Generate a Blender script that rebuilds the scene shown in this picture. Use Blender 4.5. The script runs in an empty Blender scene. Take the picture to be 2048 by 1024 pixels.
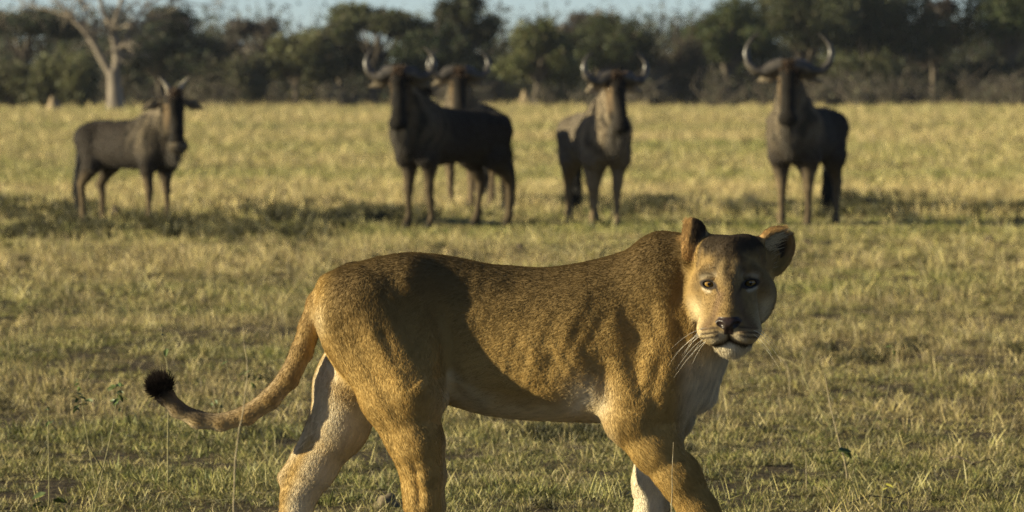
import bpy, bmesh, math, random, time
import numpy as np
from mathutils import Vector, Matrix, Euler
T0 = time.time()
def lap(s): print('LAP %-28s %.1f' % (s, time.time() - T0))
rng = np.random.default_rng(7)
random.seed(7)
scene = bpy.context.scene
R = math.radians

# ------------------------------------------------------------------ camera
FPX, HORIZON, CAM_H, LION_Y = 11378.0, 140.0, 1.592, 17.5      # focal length and horizon row on a 2048 px wide picture
PITCH = math.atan((512 - HORIZON) / FPX)
cam_d = bpy.data.cameras.new('camera')
cam_d.lens = 200; cam_d.sensor_width = 36; cam_d.clip_start = 0.5; cam_d.clip_end = 6000
cam_d.dof.use_dof = True; cam_d.dof.focus_distance = 17.32; cam_d.dof.aperture_fstop = 8.5
cam = bpy.data.objects.new('camera', cam_d)
cam.location = (0, 0, CAM_H); cam.rotation_euler = (R(90) - PITCH, 0, 0)
scene.collection.objects.link(cam); scene.camera = cam

# ------------------------------------------------------------------ sky, sun, exposure
SUN_EL, SUN_AZ = 15.0, 8.5            # elevation; turn of the sun from straight left towards the camera
to_sun = Vector((-math.cos(R(SUN_EL)) * math.cos(R(SUN_AZ)), -math.cos(R(SUN_EL)) * math.sin(R(SUN_AZ)), math.sin(R(SUN_EL))))
world = bpy.data.worlds.new('World'); scene.world = world; world.use_nodes = True
wn = world.node_tree.nodes; wl = world.node_tree.links
sky = wn.new('ShaderNodeTexSky'); sky.sky_type = 'NISHITA'; sky.sun_disc = False
sky.sun_elevation = R(SUN_EL); sky.sun_rotation = math.atan2(to_sun.x, to_sun.y)
sky.air_density = 0.5; sky.dust_density = 0.35; sky.ozone_density = 1.0; sky.altitude = 900
wn['Background'].inputs['Strength'].default_value = 0.058
wl.new(sky.outputs[0], wn['Background'].inputs[0])
sun_d = bpy.data.lights.new('sun', 'SUN'); sun_d.energy = 5.0; sun_d.angle = R(0.6); sun_d.color = (1.0, 0.875, 0.57)
sun = bpy.data.objects.new('sun', sun_d); sun.rotation_euler = to_sun.to_track_quat('Z', 'Y').to_euler()
sun.location = (-30, -10, 20); scene.collection.objects.link(sun)
vs = scene.view_settings
vs.view_transform = 'Standard'; vs.look = 'None'; vs.exposure = 1.0; vs.gamma = 1.0; vs.use_curve_mapping = False
scene.cycles.use_denoising = True; scene.cycles.denoising_prefilter = 'NONE'; scene.cycles.use_adaptive_sampling = False
scene.cycles.max_bounces = 6; scene.cycles.diffuse_bounces = 3; scene.cycles.transparent_max_bounces = 8
scene.cycles.sample_clamp_indirect = 4.0

# ------------------------------------------------------------------ helpers
def link(o, parent=None):
    scene.collection.objects.link(o)
    if parent is not None: o.parent = parent
    return o
def tag(o, label=None, cat=None, group=None, kind=None):
    for a, v in (('label', label), ('category', cat), ('group', group), ('kind', kind)):
        if v: o[a] = v
    return o
def ray(px, py, Y):
    """world point seen at picture position px, py (2048 wide) at distance Y"""
    cx, cy = (px - 1024) / FPX, (512 - py) / FPX
    d = Vector((cx, math.cos(PITCH) + cy * math.sin(PITCH), -math.sin(PITCH) + cy * math.cos(PITCH)))
    return Vector((0, 0, CAM_H)) + d * (Y / d.y)
def ground_y(py): return CAM_H * FPX / (py - HORIZON)
def mesh_from(name, verts, faces, mat=None, smooth=True):
    """verts Nx3; faces MxK (all the same size)"""
    verts = np.asarray(verts, np.float32); faces = np.asarray(faces, np.int32)
    me = bpy.data.meshes.new(name)
    n, kf = faces.shape
    me.vertices.add(len(verts)); me.vertices.foreach_set('co', verts.ravel())
    me.loops.add(n * kf); me.loops.foreach_set('vertex_index', faces.ravel())
    me.polygons.add(n); me.polygons.foreach_set('loop_start', np.arange(0, n * kf, kf, dtype=np.int32))
    me.update(calc_edges=True)
    if smooth: me.polygons.foreach_set('use_smooth', np.ones(n, bool))
    if mat: me.materials.append(mat)
    return me
def set_color(me, name, rgb, domain='POINT'):
    a = me.attributes.new(name, 'FLOAT_COLOR', domain)
    c = np.ones((len(rgb), 4), np.float32); c[:, :3] = rgb
    a.data.foreach_set('color', c.ravel())
def new_mat(name):
    m = bpy.data.materials.new(name); m.use_nodes = True
    return m, m.node_tree.nodes, m.node_tree.links, m.node_tree.nodes['Principled BSDF']
def curves_obj(name, pts, radius, mat, cols=None):
    """pts: N x K x 3 strands; radius: K profile or N x K; cols: N x 3"""
    n, kk, _ = pts.shape
    cu = bpy.data.hair_curves.new(name)
    cu.add_curves([kk] * n)
    cu.position_data.foreach_set('vector', np.ascontiguousarray(pts, np.float32).ravel())
    rad = np.broadcast_to(np.asarray(radius, np.float32), (n, kk)).astype(np.float32)
    ra = cu.attributes.get('radius') or cu.attributes.new('radius', 'FLOAT', 'POINT')
    ra.data.foreach_set('value', np.ascontiguousarray(rad).ravel())
    if cols is not None:
        a = cu.attributes.new('tint', 'FLOAT_COLOR', 'CURVE')
        c = np.ones((n, 4), np.float32); c[:, :3] = cols
        a.data.foreach_set('color', c.ravel())
    cu.materials.append(mat)
    return bpy.data.objects.new(name, cu)
def hash_noise(p, scale, seed=0):
    """smooth value noise in [-1,1], p N x 3"""
    q = p * scale + seed * 17.31
    i = np.floor(q).astype(np.int64); f = (q - i).astype(np.float32); f = f * f * (3 - 2 * f)
    def h(ix, iy, iz):
        n = (ix * 374761393 + iy * 668265263 + iz * 2147483647 + seed * 144269) & 0x7fffffff
        n = ((n ^ (n >> 13)) * 1274126177) & 0x7fffffff
        return ((n ^ (n >> 16)) & 0xffff) / 32767.5 - 1.0
    r = 0
    for dx in (0, 1):
        wx = f[:, 0] if dx else 1 - f[:, 0]
        for dy in (0, 1):
            wy = f[:, 1] if dy else 1 - f[:, 1]
            for dz in (0, 1):
                wz = f[:, 2] if dz else 1 - f[:, 2]
                r = r + wx * wy * wz * h(i[:, 0] + dx, i[:, 1] + dy, i[:, 2] + dz)
    return r.astype(np.float32)
def smooth01(x, a, b):
    t = np.clip((x - a) / (b - a), 0, 1); return t * t * (3 - 2 * t)
def unit(v): return v / (np.linalg.norm(v, axis=-1, keepdims=True) + 1e-9)

# ------------------------------------------------------------------ distance-field sculpting
class Clay:
    """smooth union of soft primitives, turned into one continuous skin"""
    def __init__(self): self.nodes = []; self.posts = []
    def add(self, f, k=0.03, op='+', flow=None, tag=None, xf=None):
        self.nodes.append((f, k, op, flow, tag, xf)); return self
    def cone(self, a, ra, b, rb, k=0.03, op='+', flow=True, tag=None, xf=None, sc=None):
        a = np.array(a, np.float32); b = np.array(b, np.float32); ab = b - a; L2 = float(ab @ ab) + 1e-9
        def f(p):
            t = np.clip((p - a) @ ab / L2, 0, 1)
            dv = p - a - t[:, None] * ab
            if sc is not None: dv = dv / np.array(sc, np.float32)
            return np.sqrt((dv * dv).sum(1)) - (ra + (rb - ra) * t)
        fl = None
        if flow is True: fl = unit(ab)
        elif flow is not None and flow is not False: fl = np.array(flow, np.float32)
        return self.add(f, k, op, fl, tag, xf)
    def ell(self, c, r, k=0.03, op='+', rot=None, flow=None, tag=None, xf=None):
        c = np.array(c, np.float32); r = np.array(r, np.float32)
        M = None if rot is None else np.array(Euler([R(v) for v in rot]).to_matrix(), np.float32)
        def f(p):
            q = p - c
            if M is not None: q = q @ M
            a = q / r; n = np.sqrt((a * a).sum(1)) + 1e-6
            g = np.sqrt(((a / r) ** 2).sum(1)) + 1e-6
            return np.maximum(n * (n - 1) / g, (n - 1) * r.min())  * 1.0
        return self.add(f, k, op, None if flow is None else np.array(flow, np.float32), tag, xf)
    def evaluate(self, p, nodes=None):
        d = np.full(len(p), 9.0, np.float32); cache = {}
        for (f, k, op, fl, tg, xf) in (self.nodes if nodes is None else nodes):
            q = p
            s = 1.0
            if xf is not None:
                if id(xf) not in cache: cache[id(xf)] = xf.to_local(p)
                q = cache[id(xf)]; s = xf.s
            e = f(q) * s
            if op == '+':
                h = np.maximum(k - np.abs(d - e), 0) / k
                d = np.minimum(d, e) - h * h * k * 0.25
            elif op == '-':
                e = -e; h = np.maximum(k - np.abs(d - e), 0) / k
                d = np.maximum(d, e) + h * h * k * 0.25
            elif op == 'd':                       # displacement
                d = d - e
        return d
    def near(self, c, rad):
        p = np.array([c], np.float32); out = []
        for n in self.nodes:
            if n[2] == 'd': out.append(n); continue
            q = p if n[5] is None else n[5].to_local(p)
            if float(n[0](q)[0]) * (1 if n[5] is None else n[5].s) < rad + n[1] + 0.02: out.append(n)
        return out
    def eval_chunks(self, p, cell=0.2):
        """evaluate with only the primitives near each chunk"""
        key = np.floor(p / cell).astype(np.int64); kk = key[:, 0] * 1000003 + key[:, 1] * 1009 + key[:, 2]
        o = np.argsort(kk, kind='stable'); ks = kk[o]
        st = np.concatenate([[0], np.nonzero(np.diff(ks))[0] + 1, [len(ks)]])
        d = np.empty(len(p), np.float32)
        for a, b in zip(st[:-1], st[1:]):
            ii = o[a:b]; c = (key[ii[0]] + 0.5) * cell
            d[ii] = self.evaluate(p[ii], self.near(c, cell * 0.9 * 1.25))
        return d
    def grad(self, p, e):
        g = np.zeros_like(p)
        for s in ((1, 1, 1), (1, -1, -1), (-1, 1, -1), (-1, -1, 1)):
            s = np.array(s, np.float32)
            g += s * self.eval_chunks(p + s * e)[:, None]
        return g / (4 * e)
    def skin(self, xs, ys, zs, relax=3, post=None):
        xs, ys, zs = [np.asarray(v, np.float32) for v in (xs, ys, zs)]
        B = 8
        def pad(v):
            n = (-(len(v) - 1)) % B
            return np.concatenate([v, v[-1] + (np.arange(n, dtype=np.float32) + 1) * (v[-1] - v[-2])])
        xs, ys, zs = pad(xs), pad(ys), pad(zs)
        nx, ny, nz = len(xs), len(ys), len(zs)
        bx, by, bz = (nx - 1) // B, (ny - 1) // B, (nz - 1) // B
        mid = lambda v, n: (v[0:n * B:B] + v[B:n * B + 1:B]) / 2
        cx, cy, cz = mid(xs, bx), mid(ys, by), mid(zs, bz)
        C = np.stack(np.meshgrid(cx, cy, cz, indexing='ij'), -1).reshape(-1, 3)
        half = np.stack(np.meshgrid(xs[B::B] - xs[:-1:B], ys[B::B] - ys[:-1:B], zs[B::B] - zs[:-1:B], indexing='ij'), -1).reshape(-1, 3) / 2
        rad = np.linalg.norm(half, axis=1)
        dc = self.eval_chunks(C)
        F = np.repeat(np.repeat(np.repeat(np.where(dc < 0, -1, 1).astype(np.float32).reshape(bx, by, bz), B, 0), B, 1), B, 2)
        F = np.pad(F, ((0, 1), (0, 1), (0, 1)), mode='edge')
        hot = np.nonzero(np.abs(dc) < rad * 1.12 + 0.003)[0]
        hi = np.stack(np.unravel_index(hot, (bx, by, bz)), 1)
        # group hot blocks in super-blocks so the culling is cheap
        need = np.zeros((nx, ny, nz), bool)
        for i, j, l in hi: need[i * B:i * B + B + 1, j * B:j * B + B + 1, l * B:l * B + B + 1] = True
        ii, jj, ll = np.nonzero(need)
        F[ii, jj, ll] = self.eval_chunks(np.stack([xs[ii], ys[jj], zs[ll]], 1), 0.12)
        ins = F < 0
        cells = np.zeros((nx - 1, ny - 1, nz - 1), np.int8)
        for a in (0, 1):
            for b in (0, 1):
                for c in (0, 1): cells += ins[a:nx - 1 + a, b:ny - 1 + b, c:nz - 1 + c]
        ci, cj, cl = np.nonzero((cells > 0) & (cells < 8))
        vid = np.full(cells.shape, -1, np.int32); vid[ci, cj, cl] = np.arange(len(ci))
        acc = np.zeros((len(ci), 3), np.float64); cnt = np.zeros(len(ci))
        corner = [(a, b, c) for a in (0, 1) for b in (0, 1) for c in (0, 1)]
        def pos(o): return np.stack([xs[ci + o[0]], ys[cj + o[1]], zs[cl + o[2]]], 1)
        for a in corner:
            for ax in range(3):
                if a[ax]: continue
                b = list(a); b[ax] = 1
                fa = F[ci + a[0], cj + a[1], cl + a[2]]; fb = F[ci + b[0], cj + b[1], cl + b[2]]
                m = (fa < 0) != (fb < 0)
                t = np.where(m, fa / np.where(m, fa - fb, 1), 0)
                acc[m] += (pos(a) + t[:, None] * (pos(b) - pos(a)))[m]; cnt[m] += 1
        V = (acc / cnt[:, None]).astype(np.float32)
        Q = []
        for ax in range(3):
            s0 = [slice(None)] * 3; s1 = [slice(None)] * 3
            s0[ax] = slice(0, -1); s1[ax] = slice(1, None)
            A, Bq = ins[tuple(s0)], ins[tuple(s1)]
            e = np.stack(np.nonzero(A != Bq), 1)
            u, w = (ax + 1) % 3, (ax + 2) % 3
            e = e[(e[:, u] > 0) & (e[:, w] > 0) & (e[:, u] < cells.shape[u]) & (e[:, w] < cells.shape[w])]
            def cid(du, dw):
                q = e.copy(); q[:, u] -= du; q[:, w] -= dw
                return vid[q[:, 0], q[:, 1], q[:, 2]]
            q = np.stack([cid(1, 1), cid(0, 1), cid(0, 0), cid(1, 0)], 1)
            flip = ~A[e[:, 0], e[:, 1], e[:, 2]]
            q[flip] = q[flip][:, ::-1]
            Q.append(q)
        Q = np.concatenate(Q)
        Q = Q[(Q >= 0).all(1)]
        for it in range(relax):                    # even the grid out, then pull back to the true surface
            s = np.zeros_like(V); n = np.zeros(len(V), np.float32)
            for a in range(4):
                for b in (1, 3):
                    for c in range(3): s[:, c] += np.bincount(Q[:, a], V[Q[:, (a + b) % 4], c], len(V))
                    n += np.bincount(Q[:, a], minlength=len(V))
            V = V * 0.4 + 0.6 * s / np.maximum(n, 1)[:, None]
        e = float(min(np.diff(xs).min(), np.diff(zs).min())) * 0.6
        d = self.eval_chunks(V); g = self.grad(V, e); g2 = (g * g).sum(1)
        V = V - (np.clip(d / np.maximum(g2, 0.2), -0.01, 0.01))[:, None] * g
        V = V - np.clip(self.eval_chunks(V), -0.004, 0.004)[:, None] * unit(g)
        if post is not None: V = V + unit(g) * post(V)[:, None]
        fn = np.cross(V[Q[:, 2]] - V[Q[:, 0]], V[Q[:, 3]] - V[Q[:, 1]]); nv = np.zeros_like(V)
        for a in range(4):
            for c in range(3): nv[:, c] += np.bincount(Q[:, a], fn[:, c], len(V))
        return V, Q, unit(nv)
    def flow(self, p, tau=0.012):
        acc = np.zeros_like(p); ws = None; ds = []; fl = []
        for (f, k, op, fw, tg, xf) in self.nodes:
            if op != '+' or fw is None: continue
            q = p if xf is None else xf.to_local(p)
            ds.append(f(q) * (1 if xf is None else xf.s))
            if callable(fw): v = fw(q)
            else: v = np.broadcast_to(fw, p.shape)
            if xf is not None: v = v @ xf.M.T
            fl.append(v)
        ds = np.stack(ds); w = np.exp(-(ds - ds.min(0)) / tau)
        for i in range(len(ds)): acc += w[i][:, None] * fl[i]
        return unit(acc)
class Frame:
    """local frame: columns of M are the local axes in parent space, s the size of a local unit"""
    def __init__(self, o, M, s): self.o = np.array(o, np.float32); self.M = np.array(M, np.float32); self.s = s
    def to_local(self, p): return ((p - self.o) @ self.M) / self.s
    def to_world(self, q): return (np.asarray(q, np.float32) * self.s) @ self.M.T + self.o
def loft(stations, flow=(-1, 0, 0), power=2.2):
    """torso: stations of x, top, bottom, half width, height of the widest point; cross sections are super-ellipses"""
    S = np.array(stations, np.float32); S = S[np.argsort(S[:, 0])]
    X = S[:, 0]
    # smooth (cubic) interpolation of each column
    xx = np.linspace(X[0], X[-1], 400).astype(np.float32)
    def cub(c):
        m = np.gradient(S[:, c], X); j = np.clip(np.searchsorted(X, xx) - 1, 0, len(X) - 2)
        h = X[j + 1] - X[j]; t = (xx - X[j]) / h; a, b = S[j, c], S[j + 1, c]
        return ((2 * t**3 - 3 * t**2 + 1) * a + (t**3 - 2 * t**2 + t) * h * m[j] + (-2 * t**3 + 3 * t**2) * b + (t**3 - t**2) * h * m[j + 1]).astype(np.float32)
    top, bot, wid, zc, yc = cub(1), cub(2), np.maximum(cub(3), 0.002), cub(4), cub(5)
    def f(p):
        x = np.clip(p[:, 0], xx[0], xx[-1]); g = lambda a: np.interp(x, xx, a).astype(np.float32)
        t, b, w, z, y0 = g(top), g(bot), g(wid), g(zc), g(yc)
        dz = p[:, 2] - z; up = dz > 0; h = np.maximum(np.where(up, t - z, z - b), 0.004)
        a = np.abs(p[:, 1] - y0) / w; c = np.abs(dz) / h
        r = (a ** power + c ** power + 1e-9) ** (1 / power)
        ga = (a / r) ** (power - 1) / w; gc = (c / r) ** (power - 1) / h
        d = (r - 1) / np.sqrt(ga * ga + gc * gc + 1e-9)
        d = np.where(r < 0.25, -np.minimum(w, h) * (1 - r), d)
        ex = np.maximum(np.maximum(xx[0] - p[:, 0], p[:, 0] - xx[-1]), 0)
        return np.where(ex > 0, np.sqrt(np.maximum(d, 0) ** 2 + ex * ex), d).astype(np.float32)
    return f
lap('helpers')
# ------------------------------------------------------------------ ground
def terrain(x, y):
    x = np.asarray(x, float); y = np.asarray(y, float)
    near = np.clip(1 - (y - 100) / 160, 0, 1)
    return near * (0.018 * np.sin(x * 1.9 + 0.7 * y) * np.sin(y * 1.3 - 0.4 * x) + 0.022 * np.sin(0.61 * x - 1.3) * np.sin(0.47 * y + 0.9))
def spaced(a, b, fine_a, fine_b, h, grow):
    v = list(np.arange(fine_a, fine_b + h / 2, h)); s = h
    while v[-1] < b: s *= grow; v.append(v[-1] + s)
    s = h
    while v[0] > a: s *= grow; v.insert(0, v[0] - s)
    return np.array(v)
gx, gy = spaced(-2500, 2500, -9, 9, 0.25, 1.22), spaced(-60, 4200, 12, 84, 0.3, 1.22)
GX, GY = np.meshgrid(gx, gy, indexing='ij')
gv = np.stack([GX, GY, terrain(GX, GY)], -1).reshape(-1, 3)
ny_ = len(gy); ii, jj = np.meshgrid(np.arange(len(gx) - 1), np.arange(ny_ - 1), indexing='ij'); a = (ii * ny_ + jj).ravel()
gf = np.stack([a, a + ny_, a + ny_ + 1, a + 1], 1)
def patch(x, y):
    """greenness of the sward, -1 dry .. 1 green; long streaks across the view as low plains have"""
    p = np.stack([np.asarray(x) * 0.35, np.asarray(y) * 0.55, np.zeros(len(x))], 1).astype(np.float32)
    q = np.stack([np.asarray(x) * 0.05, np.asarray(y) * 0.11, np.zeros(len(x)) + 4], 1).astype(np.float32)
    r = np.stack([np.asarray(x) * 1.4, np.asarray(y) * 1.1, np.zeros(len(x)) + 9], 1).astype(np.float32)
    return 0.5 * hash_noise(p, 1.0, 21) + 0.5 * hash_noise(q, 1.0, 22) + 0.3 * hash_noise(r, 1.0, 23)
m_ground, nn, ll, bs = new_mat('dry_plain')
tc = nn.new('ShaderNodeTexCoord')
def noise_ramp(scale, detail, stops, src=None, dim=None, rough=0.6):
    mp = nn.new('ShaderNodeMapping'); ll.new(tc.outputs['Object'], mp.inputs[0]); mp.inputs['Scale'].default_value = dim or (1, 1, 1)
    t = nn.new('ShaderNodeTexNoise'); t.inputs['Scale'].default_value = scale; t.inputs['Detail'].default_value = detail; t.inputs['Roughness'].default_value = rough
    ll.new(mp.outputs[0], t.inputs['Vector'])
    r = nn.new('ShaderNodeValToRGB'); ll.new(t.outputs['Fac'], r.inputs[0])
    r.color_ramp.elements[0].position, r.color_ramp.elements[0].color = stops[0][0], (*stops[0][1], 1)
    r.color_ramp.elements[1].position, r.color_ramp.elements[1].color = stops[-1][0], (*stops[-1][1], 1)
    for p_, c_ in stops[1:-1]:
        e = r.color_ramp.elements.new(p_); e.color = (*c_, 1)
    return r.outputs[0], t.outputs['Fac']
c1, f1 = noise_ramp(0.12, 6, [(0.32, (0.17, 0.16, 0.056)), (0.5, (0.29, 0.255, 0.098)), (0.7, (0.39, 0.335, 0.135))], dim=(0.45, 1, 1))
c2, f2 = noise_ramp(26, 5, [(0.3, (0.22, 0.19, 0.17)), (0.55, (0.6, 0.56, 0.52)), (0.78, (1.0, 0.95, 0.9))])
mx = nn.new('ShaderNodeMix'); mx.data_type = 'RGBA'; mx.blend_type = 'MULTIPLY'; mx.inputs[0].default_value = 1
ll.new(c1, mx.inputs[6]); ll.new(c2, mx.inputs[7])
soil, fs = noise_ramp(14, 6, [(0.3, (0.035, 0.027, 0.016)), (0.55, (0.085, 0.066, 0.038)), (0.75, (0.17, 0.135, 0.078))])       # bare earth between the near tufts; farther off the sheet stands for closed grass
sxy = nn.new('ShaderNodeSeparateXYZ'); ll.new(tc.outputs['Object'], sxy.inputs[0]); mrg = nn.new('ShaderNodeMapRange'); mrg.inputs['From Min'].default_value = 30; mrg.inputs['From Max'].default_value = 80; ll.new(sxy.outputs[1], mrg.inputs['Value'])
mz = nn.new('ShaderNodeMix'); mz.data_type = 'RGBA'; ll.new(mrg.outputs[0], mz.inputs[0]); ll.new(soil, mz.inputs[6]); ll.new(mx.outputs[2], mz.inputs[7]); ll.new(mz.outputs[2], bs.inputs['Base Color'])
bs.inputs['Roughness'].default_value = 0.95; bs.inputs['Specular IOR Level'].default_value = 0.1
bp = nn.new('ShaderNodeBump'); bp.inputs['Strength'].default_value = 0.8; bp.inputs['Distance'].default_value = 0.03
ll.new(f2, bp.inputs['Height']); ll.new(bp.outputs[0], bs.inputs['Normal'])
ground = link(bpy.data.objects.new('ground', mesh_from('ground', gv, gf, m_ground))); tag(ground, 'flat dry grassy plain running back to the trees', kind='structure')

# ------------------------------------------------------------------ grass: tufts of single blades, scattered as instances
def blades(n, seed, h, spread, lean, width, cols, flat=0.0, curl=0.6):
    r = np.random.default_rng(seed); V_, F_, K_ = [], [], []
    for i in range(n):
        a = r.uniform(0, 2 * math.pi); rad = spread * math.sqrt(r.random()); b = np.array((rad * math.cos(a), rad * math.sin(a), -0.004))
        L_ = h * r.uniform(0.45, 1.25); da = r.uniform(0, 2 * math.pi); le = lean * r.uniform(0.2, 1.4)
        if r.random() < flat: le = r.uniform(2.0, 6.0); b[2] += r.uniform(0.0, h * 0.35)
        dv = np.array((math.cos(da) * le, math.sin(da) * le, 1.0)); dv /= np.linalg.norm(dv)
        out = np.array((math.cos(da), math.sin(da), 0)); sa = r.uniform(0, math.pi)
        side = np.array((math.cos(sa), math.sin(sa), r.uniform(-0.3, 0.3))); w = width * r.uniform(0.6, 1.3); cv = curl * r.uniform(0, 1)
        c = np.array(cols[r.integers(len(cols))]) * r.uniform(0.7, 1.25)
        base = len(V_)
        for t, ww in ((0, 0.8), (0.4, 1), (0.75, 0.7), (1, 0.08)):
            p = b + dv * L_ * t + out * cv * L_ * t * t * 0.6 - np.array((0, 0, 1)) * cv * L_ * 0.35 * t * t
            p[2] = max(p[2], 0.001)
            V_.append(p - side * w * ww * 0.5); V_.append(p + side * w * ww * 0.5); K_ += [c * (0.8 + 0.25 * t)] * 2
        for s in range(3): F_.append((base + 2 * s, base + 2 * s + 1, base + 2 * s + 3, base + 2 * s + 2))
    return np.array(V_), np.array(F_), np.array(K_)
m_grass, nn, ll, bs = new_mat('grass_blade')
at = nn.new('ShaderNodeAttribute'); at.attribute_name = 'tint'
ai = nn.new('ShaderNodeAttribute'); ai.attribute_name = 'shade'; ai.attribute_type = 'INSTANCER'
mx = nn.new('ShaderNodeMix'); mx.data_type = 'RGBA'; mx.blend_type = 'MULTIPLY'; mx.inputs[0].default_value = 1
ll.new(at.outputs['Color'], mx.inputs[6]); ll.new(ai.outputs['Color'], mx.inputs[7])
ll.new(mx.outputs[2], bs.inputs['Base Color']); bs.inputs['Roughness'].default_value = 0.55; bs.inputs['Specular IOR Level'].default_value = 0.3
tr = nn.new('ShaderNodeBsdfTranslucent'); ll.new(mx.outputs[2], tr.inputs[0])
ms = nn.new('ShaderNodeMixShader'); ms.inputs[0].default_value = 0.14
ll.new(bs.outputs[0], ms.inputs[1]); ll.new(tr.outputs[0], ms.inputs[2]); ll.new(ms.outputs[0], nn['Material Output'].inputs[0])
STRAW = [(0.50, 0.425, 0.19), (0.40, 0.335, 0.14), (0.60, 0.52, 0.29), (0.22, 0.17, 0.075), (0.46, 0.385, 0.155)]
GREEN = [(0.14, 0.148, 0.036), (0.195, 0.196, 0.052), (0.09, 0.103, 0.028), (0.275, 0.255, 0.078), (0.34, 0.298, 0.10)]
DEEP = [(0.050, 0.050, 0.019), (0.066, 0.064, 0.023), (0.036, 0.036, 0.016), (0.13, 0.115, 0.042)]
kinds = [blades(46, 1, 0.046, 0.075, 0.9, 0.0034, STRAW + GREEN[3:], 0.45, 0.9), blades(44, 2, 0.048, 0.07, 0.8, 0.0034, GREEN + STRAW[:3], 0.2, 0.9),
         blades(44, 3, 0.050, 0.09, 1.2, 0.0034, STRAW, 0.75, 0.9), blades(46, 4, 0.044, 0.08, 0.9, 0.0034, GREEN + STRAW, 0.4, 0.9),
         blades(22, 5, 0.100, 0.05, 0.40, 0.0036, STRAW + GREEN[3:], 0.05, 0.4), blades(40, 6, 0.066, 0.07, 0.50, 0.0040, GREEN, 0.05),
         blades(16, 7, 0.085, 0.10, 1.6, 0.0030, [(0.55, 0.47, 0.29), (0.48, 0.40, 0.22)], 0.8, 1.0),       # bleached loose straws
         blades(70, 8, 0.16, 0.14, 0.55, 0.011, DEEP, 0.05, 0.5)]                                       # dark leafy tufts
lib = bpy.data.collections.new('tuft_library')
for i, (v_, f_, k_) in enumerate(kinds):
    me = mesh_from('tuft', v_, f_, m_grass); set_color(me, 'tint', k_)
    lib.objects.link(bpy.data.objects.new('tuft_%d' % i, me))
def scatter(name, pts, kind, rot, scl, shade):
    me = bpy.data.meshes.new(name); me.vertices.add(len(pts)); me.vertices.foreach_set('co', np.asarray(pts, np.float32).ravel())
    for an, ty, dv in (('kind_id', 'INT', kind.astype(np.int32)), ('turn', 'FLOAT', rot.astype(np.float32)), ('size', 'FLOAT', scl.astype(np.float32))):
        me.attributes.new(an, ty, 'POINT').data.foreach_set('value', dv)
    set_color(me, 'shade', shade)
    o = link(bpy.data.objects.new(name, me)); mod = o.modifiers.new('scatter', 'NODES')
    ng = bpy.data.node_groups.new(name + '_scatter', 'GeometryNodeTree')
    ng.interface.new_socket('Geometry', in_out='INPUT', socket_type='NodeSocketGeometry'); ng.interface.new_socket('Geometry', in_out='OUTPUT', socket_type='NodeSocketGeometry')
    n = ng.nodes; gi, go = n.new('NodeGroupInput'), n.new('NodeGroupOutput')
    mp = n.new('GeometryNodeMeshToPoints'); ip = n.new('GeometryNodeInstanceOnPoints'); ci = n.new('GeometryNodeCollectionInfo')
    ci.inputs['Collection'].default_value = lib; ci.inputs['Separate Children'].default_value = True; ci.inputs['Reset Children'].default_value = True
    ip.inputs['Pick Instance'].default_value = True
    def attr(nm, ty):
        q = n.new('GeometryNodeInputNamedAttribute'); q.data_type = ty; q.inputs[0].default_value = nm; return q.outputs[0]
    L_ = ng.links.new
    L_(gi.outputs[0], mp.inputs['Mesh']); L_(mp.outputs[0], ip.inputs['Points']); L_(ci.outputs[0], ip.inputs['Instance'])
    L_(attr('kind_id', 'INT'), ip.inputs['Instance Index'])
    cx = n.new('ShaderNodeCombineXYZ'); L_(attr('turn', 'FLOAT'), cx.inputs[2])
    er = n.new('FunctionNodeEulerToRotation'); L_(cx.outputs[0], er.inputs[0]); L_(er.outputs[0], ip.inputs['Rotation'])
    L_(attr('size', 'FLOAT'), ip.inputs['Scale']); L_(ip.outputs[0], go.inputs[0])
    mod.node_group = ng
    return o
def field(y0, y1, dens, margin):
    """random points over the strip of plain between two distances"""
    w = lambda y: 0.09 * y + margin
    n = int(dens * (w(y0) + w(y1)) * (y1 - y0)); y = np.sqrt(rng.uniform(y0 * y0, y1 * y1, n)) if margin < 1 else rng.uniform(y0, y1, n)
    x = rng.uniform(-1, 1, n) * w(y); return x, y
GPX, GPY, GK, GS, GC = [], [], [], [], []
def sow(x, y, kind, size, shade): GPX.append(x); GPY.append(y); GK.append(kind); GS.append(size); GC.append(shade)
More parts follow.
